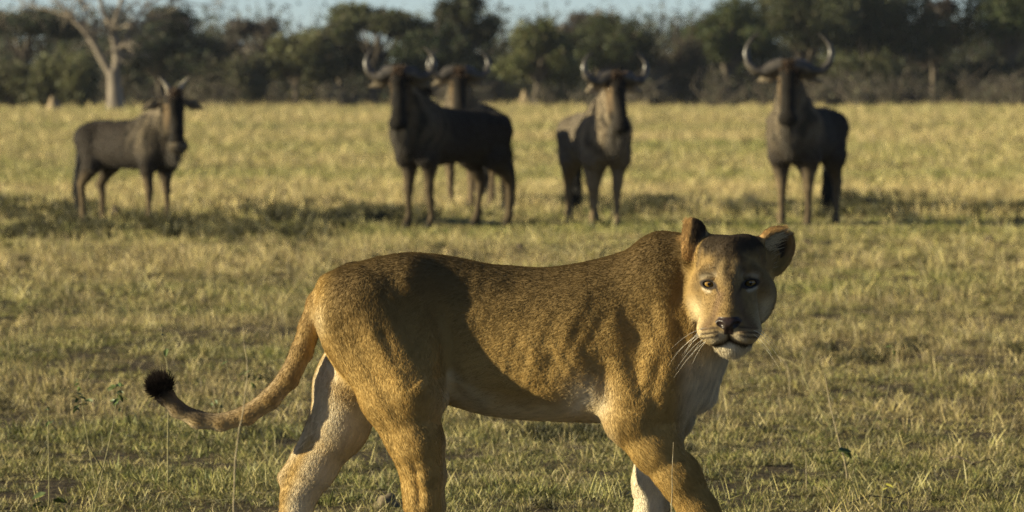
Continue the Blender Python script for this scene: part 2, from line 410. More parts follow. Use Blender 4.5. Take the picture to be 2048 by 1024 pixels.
for (y0, y1, dens, margin, sc) in ((13.0, 24, 350, 1.8, 0.72), (24, 38, 175, 1.8, 0.88), (38, 60, 80, 2.0, 1.25), (60, 90, 38, 3.0, 1.7), (90, 150, 11, 5.0, 2.3), (150, 262, 4.2, 8.0, 3.0)):
    x, y = field(y0, y1, dens, margin); g = patch(x, y) + rng.normal(0, 0.22, len(x))
    cl = hash_noise(np.stack([x * 5.5, y * 3.2, 0 * x], 1).astype(np.float32), 1.0, 27) + 0.6 * hash_noise(np.stack([x * 1.7, y * 1.1, 0 * x], 1).astype(np.float32), 1.0, 28)
    ok = rng.random(len(x)) < np.clip(0.62 + 0.75 * cl + 0.3 * smooth01(y, 25, 60), 0.08, 1); x, y, g, cl = x[ok], y[ok], g[ok], cl[ok]
    far = smooth01(y, 62, 80)
    g = 0.7 * g - 0.10 * far - 0.12 * (1 - smooth01(y, 20, 32))
    k = np.select([g > 0.35, g > 0.05, g > -0.2], [rng.choice([1, 5, 1, 3], len(x)), rng.choice([3, 1, 0, 3], len(x)), rng.choice([0, 3, 0, 2], len(x))], rng.choice([2, 0, 2, 4], len(x)))
    k = np.where(rng.random(len(x)) < 0.07, 6, k); k = np.where(rng.random(len(x)) < 0.03, 4, k)
    s = sc * rng.uniform(0.6, 1.35, len(x)) * (1 + 0.25 * g) * (1 + 0.2 * cl)
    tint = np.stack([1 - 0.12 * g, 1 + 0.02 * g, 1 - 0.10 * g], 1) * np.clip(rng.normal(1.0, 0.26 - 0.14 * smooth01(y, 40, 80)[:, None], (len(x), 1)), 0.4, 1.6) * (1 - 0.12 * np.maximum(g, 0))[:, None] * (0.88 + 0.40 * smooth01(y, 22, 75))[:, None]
    sow(x, y, k, s, tint)
def band(px0, px1, py0, py1, n, size):
    """a strip of darker leafy growth across the plain, given where it lies"""
    px = rng.uniform(px0, px1, n); py = np.clip(rng.normal((py0 + py1) / 2, (py1 - py0) / 4, n), py0 - 6, py1 + 6); Y = CAM_H * FPX / (py - HORIZON)
    x = (px - 1024) / FPX * Y; keep = hash_noise(np.stack([x * 1.3, Y * 0.35, 0 * x], 1).astype(np.float32), 1.0, 31) > -0.1
    x, Y = x[keep], Y[keep]
    sow(x, Y, np.full(len(x), 7), size * rng.uniform(0.5, 1.2, len(x)), np.ones((len(x), 3)) * rng.uniform(0.6, 1.25, (len(x), 1)))
band(-350, 720, 405, 450, 300, 0.9); band(-350, 700, 452, 482, 300, 0.9); band(560, 860, 415, 470, 120, 0.9)
band(1020, 1350, 404, 436, 210, 1.0); band(1640, 2300, 402, 446, 330, 1.0); band(1340, 1640, 420, 440, 40, 0.8)
band(-200, 2300, 480, 560, 160, 0.5); band(400, 1500, 395, 470, 120, 0.7); band(-200, 2300, 640, 1100, 150, 0.28)
band(1650, 2200, 690, 760, 120, 0.45); band(430, 620, 840, 890, 60, 0.5); band(1000, 1200, 855, 900, 40, 0.4); band(0, 120, 600, 640, 30, .4)
x, y = np.concatenate(GPX), np.concatenate(GPY)
pts = np.stack([x, y, terrain(x, y)], 1)
grass = scatter('grass', pts, np.concatenate(GK), rng.uniform(0, 6.28, len(x)), np.concatenate(GS), np.concatenate(GC))
tag(grass, 'short dry and green grass covering the whole plain', 'grass', kind='stuff')
lap('grass %d' % len(x))

# ------------------------------------------------------------------ trees along the far edge of the plain
def tube(path, radii, sides=7):
    P_ = np.array(path, float); n = len(P_); V_, F_ = [], []
    for i in range(n):
        t = P_[min(i + 1, n - 1)] - P_[max(i - 1, 0)]; t /= np.linalg.norm(t) + 1e-9
        u = np.cross(t, (0.3, 0.9, 0.2)); u /= np.linalg.norm(u) + 1e-9; v = np.cross(t, u)
        for s in range(sides):
            a = 2 * math.pi * s / sides; V_.append(P_[i] + (u * math.cos(a) + v * math.sin(a)) * radii[i])
    for i in range(n - 1):
        for s in range(sides): F_.append((i * sides + s, i * sides + (s + 1) % sides, (i + 1) * sides + (s + 1) % sides, (i + 1) * sides + s))
    return V_, F_
class Pile:
    def __init__(self): self.v, self.f = [], []
    def add(self, V_, F_): b = len(self.v); self.v += list(V_); self.f += [tuple(i + b for i in f) for f in F_]; return self
    def mesh(self, name, mat): return mesh_from(name, np.array(self.v), np.array(self.f), mat)
m_bark, nn, ll, bs = new_mat('bark'); tc = nn.new('ShaderNodeTexCoord')
c_, f_ = noise_ramp(9, 4, [(0.3, (0.07, 0.055, 0.042)), (0.7, (0.16, 0.13, 0.10))], dim=(1, 1, 0.25)); ll.new(c_, bs.inputs['Base Color']); bs.inputs['Roughness'].default_value = 0.9
m_dead, nn, ll, bs = new_mat('bleached_wood'); tc = nn.new('ShaderNodeTexCoord')
c_, f_ = noise_ramp(5, 5, [(0.3, (0.09, 0.074, 0.058)), (0.65, (0.27, 0.225, 0.175))], dim=(1, 1, 0.2)); ll.new(c_, bs.inputs['Base Color']); bs.inputs['Roughness'].default_value = 0.85
m_leaf, nn, ll, bs = new_mat('leaf')
at = nn.new('ShaderNodeAttribute'); at.attribute_name = 'tint'; ll.new(at.outputs['Color'], bs.inputs['Base Color']); bs.inputs['Roughness'].default_value = 0.6; bs.inputs['Specular IOR Level'].default_value = 0.25
tr = nn.new('ShaderNodeBsdfTranslucent'); ll.new(at.outputs['Color'], tr.inputs[0])
ms = nn.new('ShaderNodeMixShader'); ms.inputs[0].default_value = 0.35
ll.new(bs.outputs[0], ms.inputs[1]); ll.new(tr.outputs[0], ms.inputs[2]); ll.new(ms.outputs[0], nn['Material Output'].inputs[0])
def leaf_cloud(r, blobs, n, size, col, name):
    """leaf-sized faces through the volume of each clump, thicker towards its outside"""
    w = np.array([b[3] * b[4] * b[5] for b in blobs]) ** 0.67; idx = r.choice(len(blobs), n, p=w / w.sum()); Bm = np.array(blobs)[idx]
    d = unit(r.normal(size=(n, 3))); rad = r.random((n, 1)) ** 0.45 * (1 + 0.16 * r.normal(size=(n, 1)))
    c = Bm[:, :3] + d * rad * Bm[:, 3:6]
    c[:, 2] = np.maximum(c[:, 2], 0.05 + 0.3 * r.random(n))
    a = unit(r.normal(size=(n, 3))); b = unit(np.cross(a, r.normal(size=(n, 3)))); s = size * r.uniform(0.5, 1.4, (n, 1))
    V_ = np.stack([c - a * s, c - b * s * 0.55, c + a * s, c + b * s * 0.55], 1).reshape(-1, 3)
    F_ = np.arange(4 * n).reshape(n, 4)
    k = np.array(col) * (1 + 0.18 * r.normal(size=(n, 1))) * (1 + 0.2 * r.normal(size=(len(blobs), 1)))[idx]
    k = np.clip(k + r.normal(0, 0.006, (n, 3)), 0.008, 0.4)
    me = mesh_from(name, V_, F_, m_leaf, smooth=False); set_color(me, 'tint', np.repeat(k, 4, 0)); return me
def tree(name, label, px, Y, top, width, col, seed, style='round', leaves=5200, low=0.25, size=0.105, lean=0.0, cat='tree', bark=None, group='trees along the far edge of the plain'):
    """px: picture column of the trunk, top: picture row of the crown's top, width: crown width in picture pixels"""
    r = np.random.default_rng(seed); base = ray(px, HORIZON + CAM_H * FPX / Y, Y); u = Y / FPX
    hgt = (HORIZON + CAM_H * FPX / Y - top) * u; wid = width * u
    root = bpy.data.objects.new(name, None); root.location = (base.x, Y, 0); link(root); tag(root, label, cat, group)
    blobs = []; tr_ = Pile(); nb = {'round': 13, 'flat': 12, 'thin': 16, 'bush': 9}[style]
    fork = hgt * {'round': 0.22, 'flat': 0.38, 'thin': 0.3, 'bush': 0.05}[style]
    stem = [(0, 0, -0.1), (lean * hgt * 0.1 + r.normal(0, 0.05), 0, fork * 0.5), (lean * hgt * 0.2, r.normal(0, 0.05), fork)]
    rad0 = 0.028 * hgt + 0.02
    V_, F_ = tube(stem, (rad0 * 1.25, rad0, rad0 * 0.8), 8); tr_.add(V_, F_)
    for i in range(nb):
        a = 2 * math.pi * (i + r.uniform(-0.3, 0.3)) / nb * 2.4; q = math.sqrt((i + 0.5) / nb)
        x, y = 0.40 * wid * q * math.cos(a), 0.40 * wid * q * math.sin(a)
        if style == 'flat': z = hgt * (0.86 - 0.16 * q * q + r.uniform(-0.07, 0.03)); rx, rz = wid * r.uniform(0.13, 0.2), hgt * r.uniform(0.06, 0.12)
        elif style == 'bush': z = hgt * r.uniform(0.25, 0.62) * (1 - 0.3 * q); rx, rz = wid * r.uniform(0.16, 0.24), hgt * r.uniform(0.2, 0.3)
        elif style == 'thin': z = hgt * r.uniform(low + 0.15, 0.86); rx, rz = wid * r.uniform(0.10, 0.19), hgt * r.uniform(0.06, 0.12)
        else: z = hgt * (low + (0.84 - low) * (1 - 0.55 * q * q) * r.uniform(0.55, 1.0)); rx, rz = wid * r.uniform(0.14, 0.22), hgt * r.uniform(0.10, 0.17)
        blobs.append((x + lean * z * 0.3, y, min(z, hgt - rz), rx, rx, rz))
        s = np.array(stem[2]); e = np.array((x + lean * z * 0.3, y, z)); m = (s + e) / 2 + np.array((r.normal(0, 0.08), r.normal(0, 0.08), 0.08 * hgt))
        V_, F_ = tube([s, m, e], (rad0 * 0.6, rad0 * 0.38, 0.012), 6); tr_.add(V_, F_)
        for t in range(3):
            e2 = e + np.array((r.normal(0, rx * 0.7), r.normal(0, rx * 0.7), abs(r.normal(0, rz)))); V_, F_ = tube([m + (e - m) * r.uniform(0.3, 0.9), (m + e2) / 2 + r.normal(0, 0.05, 3), e2], (0.03, 0.02, 0.006), 5); tr_.add(V_, F_)
    tk = link(bpy.data.objects.new('trunk', tr_.mesh('trunk', bark or m_bark)), root)
    zs = hgt / max(b[2] + b[5] for b in blobs); blobs = [(b[0], b[1], b[2] * zs, b[3], b[4], b[5] * zs) for b in blobs]; tk.scale.z = zs
    leaves = int(leaves * 1.7)
    cr = link(bpy.data.objects.new('crown', leaf_cloud(r, blobs, leaves, size, col, 'crown')), root)
    return root
OLIVE, MIDG, DARKG, GREY, BRIGHT = (0.115, 0.116, 0.056), (0.080, 0.086, 0.043), (0.050, 0.056, 0.036), (0.115, 0.100, 0.082), (0.080, 0.094, 0.038)
tree('spreading_tree', 'dark round tree at the left edge of the picture behind the dead tree', 45, 262, 14, 270, DARKG, 11, 'flat', 6000)
tree('leafy_shrub', 'olive bushy shrub left of the dead tree trunk', 125, 238, 92, 150, OLIVE, 12, 'bush', 4200, cat='shrub')
tree('leafy_shrub', 'greyish green shrub at the left edge below the dark tree', 22, 240, 118, 120, (0.085, 0.085, 0.045), 13, 'bush', 3600, cat='shrub')
tree('broad_tree', 'broad very dark tree standing right behind the dead tree', 318, 252, 8, 270, DARKG, 14, 'round', 7500, low=0.12)
tree('sparse_tree', 'sparse grey brown tree right of the dark tree behind the dead tree', 500, 258, 34, 150, GREY, 15, 'thin', 2600, low=0.2)
tree('leafy_shrub', 'grey green shrub at the foot of the sparse grey tree', 470, 246, 105, 150, (0.08, 0.078, 0.045), 16, 'bush', 3600, cat='shrub')
tree('olive_tree', 'pale olive tree between the sparse tree and the tall middle trees', 590, 250, 58, 170, OLIVE, 17, 'round', 5200, low=0.1)
tree('flat_topped_tree', 'flat topped dark tree above the second wildebeest from the left', 748, 255, 4, 250, MIDG, 18, 'flat', 6500)
tree('dark_tree', 'dark low tree under the flat topped crown left of centre', 680, 257, 44, 200, DARKG, 19, 'round', 5200, low=0.1)
tree('lacy_tree', 'tall lacy tree with sky showing through, left of the picture centre top', 930, 256, -24, 150, MIDG, 20, 'thin', 3400, low=0.35)
tree('dark_tree', 'dark tree under the tall lacy crown near the picture centre', 880, 252, 40, 210, (0.045, 0.055, 0.028), 21, 'round', 6000, low=0.08)
tree('round_tree', 'bright olive round tree just right of the picture centre', 1075, 246, 34, 170, (0.10, 0.106, 0.044), 22, 'round', 5600, low=0.12)
tree('broad_tree', 'wide dark topped tree above the wildebeest right of centre', 1205, 252, 26, 230, (0.058, 0.066, 0.030), 23, 'round', 6500, low=0.1)
tree('sparse_tree', 'twiggy grey tree rising above the wide dark topped tree', 1180, 266, 18, 150, GREY, 24, 'thin', 1500, low=0.5)
tree('leafy_shrub', 'brown grey shrub in the dip of the tree line right of centre', 1335, 255, 74, 150, (0.095, 0.08, 0.055), 25, 'bush', 4000, cat='shrub')
tree('round_tree', 'green tree left of the horns of the rightmost wildebeest', 1455, 258, -10, 190, BRIGHT, 26, 'round', 6000, low=0.12)
tree('tall_tree', 'tall olive tree behind the rightmost wildebeest running out of the top', 1610, 262, -70, 280, (0.076, 0.082, 0.040), 27, 'round', 8500, low=0.1)
tree('tall_tree', 'tall dark tree with a slanting bare trunk near the right edge', 1770, 264, -80, 270, (0.056, 0.064, 0.032), 28, 'round', 7500, low=0.12, lean=0.12)
tree('sparse_tree', 'bare grey purple tree just left of the bright tree at the right edge', 1868, 268, -8, 120, (0.085, 0.068, 0.06), 29, 'thin', 2600, low=0.2)
tree('tall_tree', 'bright green tall tree cut by the right edge of the picture', 2020, 266, -110, 250, (0.064, 0.080, 0.034), 30, 'round', 8000, low=0.12)
tree('leafy_shrub', 'olive shrub below the slanting trunk near the right edge', 1700, 256, 100, 190, (0.088, 0.09, 0.042), 31, 'bush', 4600, cat='shrub')
tree('leafy_shrub', 'dark shrub under the bright tree at the right edge', 1960, 262, 112, 180, (0.045, 0.05, 0.026), 32, 'bush', 4200, cat='shrub')
# the wood behind and the undergrowth between, one mass
def mass(name, label, n, y0, y1, hgt, hs, col, seed, per, size, wd):
    r = np.random.default_rng(seed); blobs = []; tw = Pile()
    for i in range(n):
        Y = r.uniform(y0, y1); x = r.uniform(-1, 1) * (0.09 * Y + 7); h = hgt * r.uniform(1 - hs, 1 + hs)
        blobs.append((x, Y, h * 0.42, wd * r.uniform(0.6, 1.2), wd, h * 0.55))
        for k in range(3):
            V_, F_ = tube([(x + r.normal(0, .3), Y, -0.05), (x + r.normal(0, .5), Y, h * 0.5), (x + r.normal(0, .8), Y, h * r.uniform(0.8, 1.15))], (0.05, 0.03, 0.008), 5); tw.add(V_, F_)
    o = link(bpy.data.objects.new(name, leaf_cloud(r, blobs, n * per, size, col, name))); tag(o, label, name.replace('_', ' '), kind='stuff')
    t = link(bpy.data.objects.new('stems', tw.mesh('stems', m_bark)), o); tag(t, kind='stuff')
mass('far_wood', 'dark wood that closes the view behind the trees', 130, 275, 300, 4.1, 0.3, (0.062, 0.066, 0.042), 41, 900, 0.13, 1.9)
mass('undergrowth', 'low brown grey scrub along the foot of the trees', 120, 240, 262, 1.15, 0.6, (0.11, 0.098, 0.07), 42, 240, 0.08, 0.75)
# dead tree
root = bpy.data.objects.new('dead_tree', None); Yd = ground_y(222); root.location = ray(232, 222, Yd); root.location.z = 0; link(root)
tag(root, 'bare bleached dead tree with forked trunk left of the young wildebeest', 'tree')
ud = Yd / FPX; r = np.random.default_rng(5)
dp = lambda x, y, d=0.0: np.array(((x - 232) * ud, d, (222 - y) * ud))
def limb(pts, r0, r1, pile, twigs=5, depth=2):
    P_ = [np.array(p, float) for p in pts]; n = len(P_); rr_ = [r0 + (r1 - r0) * i / (n - 1) for i in range(n)]
    pile.add(*tube(P_, rr_, 8))
    if depth <= 0: return
    for k in range(twigs):
        i = r.integers(max(1, n // 3), n); p = P_[i - 1] + (P_[i] - P_[i - 1]) * r.random(); rad = rr_[i] * r.uniform(0.4, 0.65)
        d = P_[i] - P_[i - 1]; d = d / np.linalg.norm(d); v = d * 0.5 + r.normal(0, 0.6, 3) + np.array((0, 0, 0.3)); v /= np.linalg.norm(v)
        L_ = (0.6 + 9 * rad) * r.uniform(0.6, 1.3); q = [p - v * rad * 0.3]
        for s in range(4): v = v + r.normal(0, 0.25, 3) + np.array((0, 0, -0.06)); v /= np.linalg.norm(v); q.append(q[-1] + v * L_ / 4)
        limb(q, max(rad, 0.022), max(rad * 0.25, 0.010), pile, 4, depth - 1)
def part_limb(name, *a):
    pl = Pile(); limb(*a[:3], pl, *a[3:]); link(bpy.data.objects.new(name, pl.mesh(name, m_dead)), root)
part_limb('trunk', [dp(232, 226), dp(231, 215), dp(231, 200), dp(229, 172), dp(226, 140)], 0.46, 0.25, 0, 0)
for L_ in (([dp(226, 154), dp(204, 118), dp(186, 84), dp(166, 58), dp(140, 30), dp(118, 8)], 0.18, 0.05, 14),
           ([dp(228, 152), dp(236, 120), dp(230, 84), dp(222, 52), dp(205, 18), dp(196, -30)], 0.23, 0.06, 15),
           ([dp(234, 118, .1), dp(250, 84, .3), dp(262, 56, .5), dp(300, 36, .6), dp(340, 40, .6)], 0.13, 0.03, 16),
           ([dp(224, 60), dp(240, 20, -.3), dp(250, -20, -.4), dp(262, -60, -.3)], 0.12, 0.04, 9),
           ([dp(168, 62), dp(170, 20, .2), dp(160, -20, .3)], 0.09, 0.03, 7),
           ([dp(258, 62, .5), dp(290, 10, .8), dp(330, -10, .8), dp(370, 6, .9), dp(425, 14, .9)], 0.08, 0.022, 8),
           ([dp(144, 34), dp(90, 18, .4), dp(45, 10, .6), dp(10, 28, .7)], 0.055, 0.02, 6)):
    part_limb('limb', *L_, 2)
# termite mounds at the foot of the trees
m_clay, nn, ll, bs = new_mat('termite_clay'); tc = nn.new('ShaderNodeTexCoord')
c_, f_ = noise_ramp(7, 5, [(0.3, (0.20, 0.15, 0.085)), (0.7, (0.33, 0.255, 0.155))]); ll.new(c_, bs.inputs['Base Color']); bs.inputs['Roughness'].default_value = 0.95
def mound(name, label, px, py, w, h, seed):
    r = np.random.default_rng(seed); Y = ground_y(max(py, 203)); u = Y / FPX; bm = bmesh.new(); bmesh.ops.create_icosphere(bm, subdivisions=3, radius=1.0)
    ph = r.uniform(0, 6, 6)
    for v in bm.verts:
        c = v.co; k = 1 + 0.16 * math.sin(4 * c.x + ph[0]) * math.sin(3 * c.z + ph[1]) + 0.12 * math.sin(7 * c.y + ph[2] + 3 * c.z)
        taper = 1 - 0.45 * max(c.z, 0); v.co = Vector((c.x * k * taper * w * u / 2, c.y * k * taper * w * u / 2, max(c.z, -0.1) * k * h * u))
    for f in bm.faces: f.smooth = True
    me = bpy.data.meshes.new(name); bm.to_mesh(me); bm.free(); me.materials.append(m_clay)
    o = link(bpy.data.objects.new(name, me)); p = ray(px, py, Y); o.location = (p.x, Y, 0); tag(o, label, 'mound', 'termite mounds by the trees')
mound('termite_mound', 'pale termite mound at the far left below the olive shrub', 108, 221, 34, 26, 1)
mound('termite_mound', 'pale mound at the right edge under the trees', 1912, 204, 56, 30, 2)
mound('termite_mound', 'small beige patch of vegetation, shaped as a mound, behind the wildebeest pair near the centre', 1052, 208, 30, 26, 3)  # stands for a patch of pale vegetation; its mound shape is made up
lap('trees')
# ------------------------------------------------------------------ the lioness
KP = LION_Y / FPX                                    # metres per picture pixel at the lioness
LG = 1175.0                                          # picture row of the ground under her
def PP(x, y, d=0.0): return np.array(((x - 1024) * KP, d * KP, (LG - y) * KP), np.float32)
clay = Clay()
def C(a, ra, b, rb, k=18, **kw): clay.cone(PP(*a), ra * KP, PP(*b), rb * KP, k=k * KP, **kw)
def chain(pts, k=18, **kw):
    for (a, b) in zip(pts[:-1], pts[1:]): C(a[:3], a[3], b[:3], b[3], k, **kw)
st = [ # x, top, bottom, half width, widest row, sideways shift
 (632, 600, 640, 14, 620, 0), (645, 577, 690, 46, 640, 0), (668, 557, 735, 72, 645, 0), (705, 537, 772, 90, 650, 0), (760, 518, 790, 100, 655, 0),
 (830, 508, 800, 97, 660, 0), (900, 514, 812, 91, 668, 0), (960, 525, 828, 94, 690, 0), (1020, 532, 837, 104, 700, 0),
 (1100, 534, 842, 117, 700, 0), (1160, 526, 843, 124, 695, 0), (1220, 512, 845, 118, 690, 0), (1280, 492, 846, 113, 682, -2),
 (1325, 474, 842, 104, 680, -6), (1365, 492, 822, 86, 672, -12), (1402, 545, 786, 60, 670, -20), (1428, 610, 744, 30, 680, -24), (1436, 650, 710, 10, 680, -24)]
clay.add(loft([((a - 1024) * KP, (LG - t) * KP, (LG - b) * KP, w * KP, (LG - z) * KP, y * KP) for a, t, b, w, z, y in st], power=2.25),
         k=0.02, flow=np.array((-0.93, 0, -0.36), np.float32))
# rump and thighs
for s in (-1, 1):
    C((812, 578, 48 * s), 48, (700, 606, 48 * s), 58, 56, flow=(-0.75, 0, -0.65))
    C((1312, 518, 38 * s), 30, (1350, 640, 62 * s), 46, 44, flow=(-0.35, 0, -0.93))          # shoulder blade
C((738, 615, -66), 64, (834, 775, -96), 60, 30, flow=(-0.25, 0, -0.96))
C((675, 640, -56), 38, (772, 800, -84), 38, 34, flow=(0.25, 0, -0.96))
C((772, 800, -84), 36, (822, 925, -92), 22, 30, flow=(0.25, 0, -0.96))
C((848, 640, -62), 38, (868, 785, -94), 32, 30, flow=(-0.2, 0, -0.97))
chain([(822, 800, -86, 60), (845, 880, -92, 46), (857, 945, -93, 36), (857, 1005, -93, 34), (855, 1060, -93, 28), (858, 1125, -93, 28)], 22)
C((812, 880, -88), 16, (828, 1006, -93), 15, 8, flow=(0, 0, -1))
C((845, 1128, -93), 32, (900, 1150, -93), 27, 16, flow=(0.5, 0, -0.85))
# far hind leg, pushed back
chain([(735, 660, 60, 72), (694, 780, 62, 70), (672, 856, 62, 57), (620, 945, 60, 40), (590, 998, 60, 32), (581, 1050, 60, 28), (578, 1120, 60, 27)], 24)
C((568, 962, 60), 15, (586, 990, 60), 22, 12, flow=(0, 0, -1))
C((638, 858, 62), 26, (566, 962, 60), 14, 18, flow=(-0.5, 0, -0.85))
C((578, 1128, 60), 29, (632, 1150, 60), 26, 16, flow=(0.5, 0, -0.85))
# near fore leg
C((1352, 640, -62), 50, (1330, 735, -72), 60, 44, flow=(-0.2, 0, -0.98))
chain([(1325, 725, -72, 60), (1296, 795, -76, 58), (1272, 838, -78, 46)], 34)
C((1232, 690, -76), 36, (1250, 826, -80), 34, 44, flow=(0.05, 0, -1))
chain([(1268, 840, -80, 47), (1312, 890, -82, 45), (1360, 946, -84, 41), (1402, 1020, -84, 36), (1442, 1088, -84, 32), (1462, 1125, -84, 31)], 20)
C((1460, 1130, -84), 32, (1508, 1152, -84), 27, 16, flow=(0.7, 0, -0.6))
C((1345, 760, -60), 44, (1330, 850, -66), 36, 34, flow=(-0.2, 0, -0.98))
# far fore leg
chain([(1345, 740, 52, 58), (1336, 830, 72, 46), (1312, 905, 84, 39), (1302, 970, 88, 34), (1301, 1040, 88, 32), (1299, 1100, 88, 30), (1304, 1132, 88, 31)], 26)
C((1304, 1136, 88), 32, (1345, 1152, 88), 27, 16, flow=(0.7, 0, -0.6))
# tail: thick root over the rump, long sweep back with a lifted end
tail = [(705, 556, 4, 30), (662, 576, 0, 28), (636, 608, 0, 23), (619, 655, 0, 22), (602, 704, 0, 21), (575, 758, 0, 20), (538, 800, 0, 19), (492, 832, 0, 18), (440, 847, 0, 16), (392, 842, 0, 16), (352, 822, 0, 15), (328, 796, 0, 16), (316, 775, 0, 13)]
chain(tail, 8, tag='tail')
# neck, throat, brisket
C((1415, 560, -38), 72, (1318, 585, -10), 88, 34, flow=(-0.8, 0.1, -0.6))
C((1432, 600, -48), 62, (1372, 690, -28), 70, 34, flow=(-0.4, 0.1, -0.9))
C((1405, 500, -40), 34, (1320, 505, -8), 30, 40, flow=(-0.95, 0.1, -0.2))
C((1412, 680, -40), 42, (1392, 775, -28), 44, 34, flow=(-0.15, 0, -1))
# muscles, folds and ribs of the body, as low relief in side view
relief = []
def fold(pts, sig, amp, far=True): relief.append((np.array(pts, np.float32), sig, amp, far))
for i in range(9):                                   # ribs, sloping back
    x = 985 + i * 27
    jx, am = ((3, -6, 5, -2, 7, -4, 2, 6, -5)[i], (0.4, 0.8, 0.6, 1.1, 1.4, 1.0, 1.5, 1.1, 0.6)[i])
    fold([(x + jx + 50, 610 + 3 * jx), (x + jx + 26, 665 + 2 * jx), (x, 725 - 3 * jx), (x - 14, 765 - 4 * jx)], 8 + 0.4 * jx, am)
fold([(1212, 720), (1218, 770), (1214, 830)], 12, -4.5)             # behind the elbow
fold([(1248, 605), (1266, 650), (1300, 688)], 13, -2.2)
fold([(1302, 596), (1322, 665)], 10, -3)
fold([(1285, 700), (1275, 760), (1290, 790)], 9, -2.5)
fold([(1286, 762), (1326, 806)], 11, -4)
fold([(1232, 610), (1242, 700), (1236, 780)], 14, 2.5)             # along the shoulder blade
fold([(1262, 710), (1283, 760), (1280, 800)], 10, -2.5)
fold([(1330, 690), (1304, 790), (1310, 830)], 10, -4)              # upper arm
fold([(1378, 540), (1352, 620), (1368, 690)], 13, -5)             # neck
fold([(1395, 600), (1385, 690)], 9, 4)
fold([(893, 735), (905, 770), (935, 800)], 10, -6)                # flank fold in front of the stifle
fold([(880, 600), (905, 680), (893, 760)], 13, -7)
fold([(850, 560), (872, 600), (884, 660)], 16, -2.5)
fold([(745, 640), (790, 720), (830, 790)], 9, 4)
fold([(710, 690), (760, 780), (800, 850)], 8, 3.5)
fold([(770, 650), (800, 740)], 12, -4)
fold([(842, 760), (856, 775)], 12, 5)                             # knee cap
fold([(815, 530), (845, 540)], 16, 1.5)                             # hip bone
fold([(836, 925), (843, 970), (846, 1010)], 7, -6)
fold([(800, 895), (842, 945), (866, 975)], 5, 3)
fold([(1010, 560), (1180, 550)], 14, -2.5)                        # along the loin
fold([(830, 560), (790, 600)], 16, 3)
fold([(1000, 790), (1100, 812), (1190, 800)], 14, -3)
fold([(1128, 700), (1150, 740), (1185, 770)], 9, 1.5)
fold([(1010, 690), (1030, 740), (1080, 780)], 10, -1.5)
def relief_field(p):
    x = p[:, 0] / KP + 1024; y = LG - p[:, 2] / KP
    out = np.zeros(len(p), np.float32)
    side = smooth01(np.abs(p[:, 1]) / KP, 20, 55); nearside = p[:, 1] < 0
    for pts, sig, amp, far in relief:
        lo, hi = pts.min(0) - 3 * sig, pts.max(0) + 3 * sig
        m = np.nonzero((x > lo[0]) & (x < hi[0]) & (y > lo[1]) & (y < hi[1]))[0]
        if not len(m): continue
        q = np.stack([x[m], y[m]], 1); best = np.full(len(m), 1e9, np.float32); tt = np.zeros(len(m), np.float32)
        for i in range(len(pts) - 1):
            a, b = pts[i], pts[i + 1]; ab = b - a
            t = np.clip((q - a) @ ab / (ab @ ab), 0, 1)
            dd = ((q - a - t[:, None] * ab) ** 2).sum(1)
            upd = dd < best; best[upd] = dd[upd]; tt[upd] = (i + t[upd]) / (len(pts) - 1)
        fade = np.clip(np.minimum(tt, 1 - tt) * 4 + 0.35, 0, 1)
        out[m] += 1.2 * amp * np.exp(-best / (2 * sig * sig)) * fade * side[m]
    lump = hash_noise(p, 14, 3) * 1.3 + hash_noise(p * np.array((1.4, 1, 0.8), np.float32), 30, 4) * 0.8
    body = smooth01(x, 640, 700) * (1 - smooth01(x, 1370, 1400))
    qd = np.stack([(x * 0.86 - y * 0.5) * 0.042, (x * 0.5 + y * 0.86) * 0.016, 0 * x], 1).astype(np.float32)
    slack = np.exp(-(((x - 1095) / 95) ** 2 + ((y - 715) / 62) ** 2)) * side
    return (out + lump * body + slack * (2.9 * hash_noise(qd, 1.0, 6) + 1.6 * hash_noise(qd, 2.3, 8))) * KP
# head: own frame in picture pixels, u right, v up, w towards the viewer; origin between the eyes
yaw, roll, pitch = R(-2), R(-1.5), R(2)
Mh = Matrix.Rotation(yaw, 3, 'Z') @ Matrix.Rotation(roll, 3, 'Y') @ Matrix.Rotation(pitch, 3, 'X') @ Matrix(((1, 0, 0), (0, 0, -1), (0, 1, 0)))
piv = PP(1464.5, 556, -105); Mn = np.array(Mh, np.float32)
HEAD = Frame(piv - Mn @ (np.array((0, 0, -75), np.float32) * KP), Mn, KP)
def mir(f): return lambda p: f(np.stack([np.abs(p[:, 0]), p[:, 1], p[:, 2]], 1))
def H(a, ra, b, rb, k=12, op='+', sym=False, sc=None):
    tmp = Clay(); tmp.cone(a, ra, b, rb, flow=False, sc=sc); f = tmp.nodes[0][0]
    clay.add(mir(f) if sym else f, k * KP, op, headflow if op == '+' else None, 'head', HEAD)
def HE(c, r, k=12, op='+', rot=None, sym=False):
    tmp = Clay(); tmp.ell(c, r, rot=rot); f = tmp.nodes[0][0]
    clay.add(mir(f) if sym else f, k * KP, op, headflow if op == '+' else None, 'head', HEAD)
def headflow(q):
    v = q - np.array((0, -78, 110), np.float32)
    v = v * np.array((1, 1, 0.9), np.float32)
    v[:, 1] -= 25 * smooth01(-q[:, 1], 80, 110) + 30 * smooth01(np.abs(q[:, 0]), 50, 85) * (q[:, 1] < 30)
    return unit(v)
HE((0, 12, -82), (72, 72, 92), 26)
HE((0, 48, -54), (60, 36, 50), 24)
H((34, 58, -58), 30, (40, 52, -96), 30, 24, sym=True)                                    # forehead
H((0, 56, -30), 28, (0, 8, 8), 26, 22)
H((22, 32, -8), 20, (52, 15, -12), 14, 12, sym=True)               # brow
H((50, -14, -42), 29, (54, -26, -84), 34, 22, sym=True)             # cheek bones
H((36, -62, -36), 27, (40, -58, -90), 34, 26, sym=True)             # jaw muscles
H((0, 8, 8), 25, (0, -56, 72), 22, 16)                              # bridge of the nose
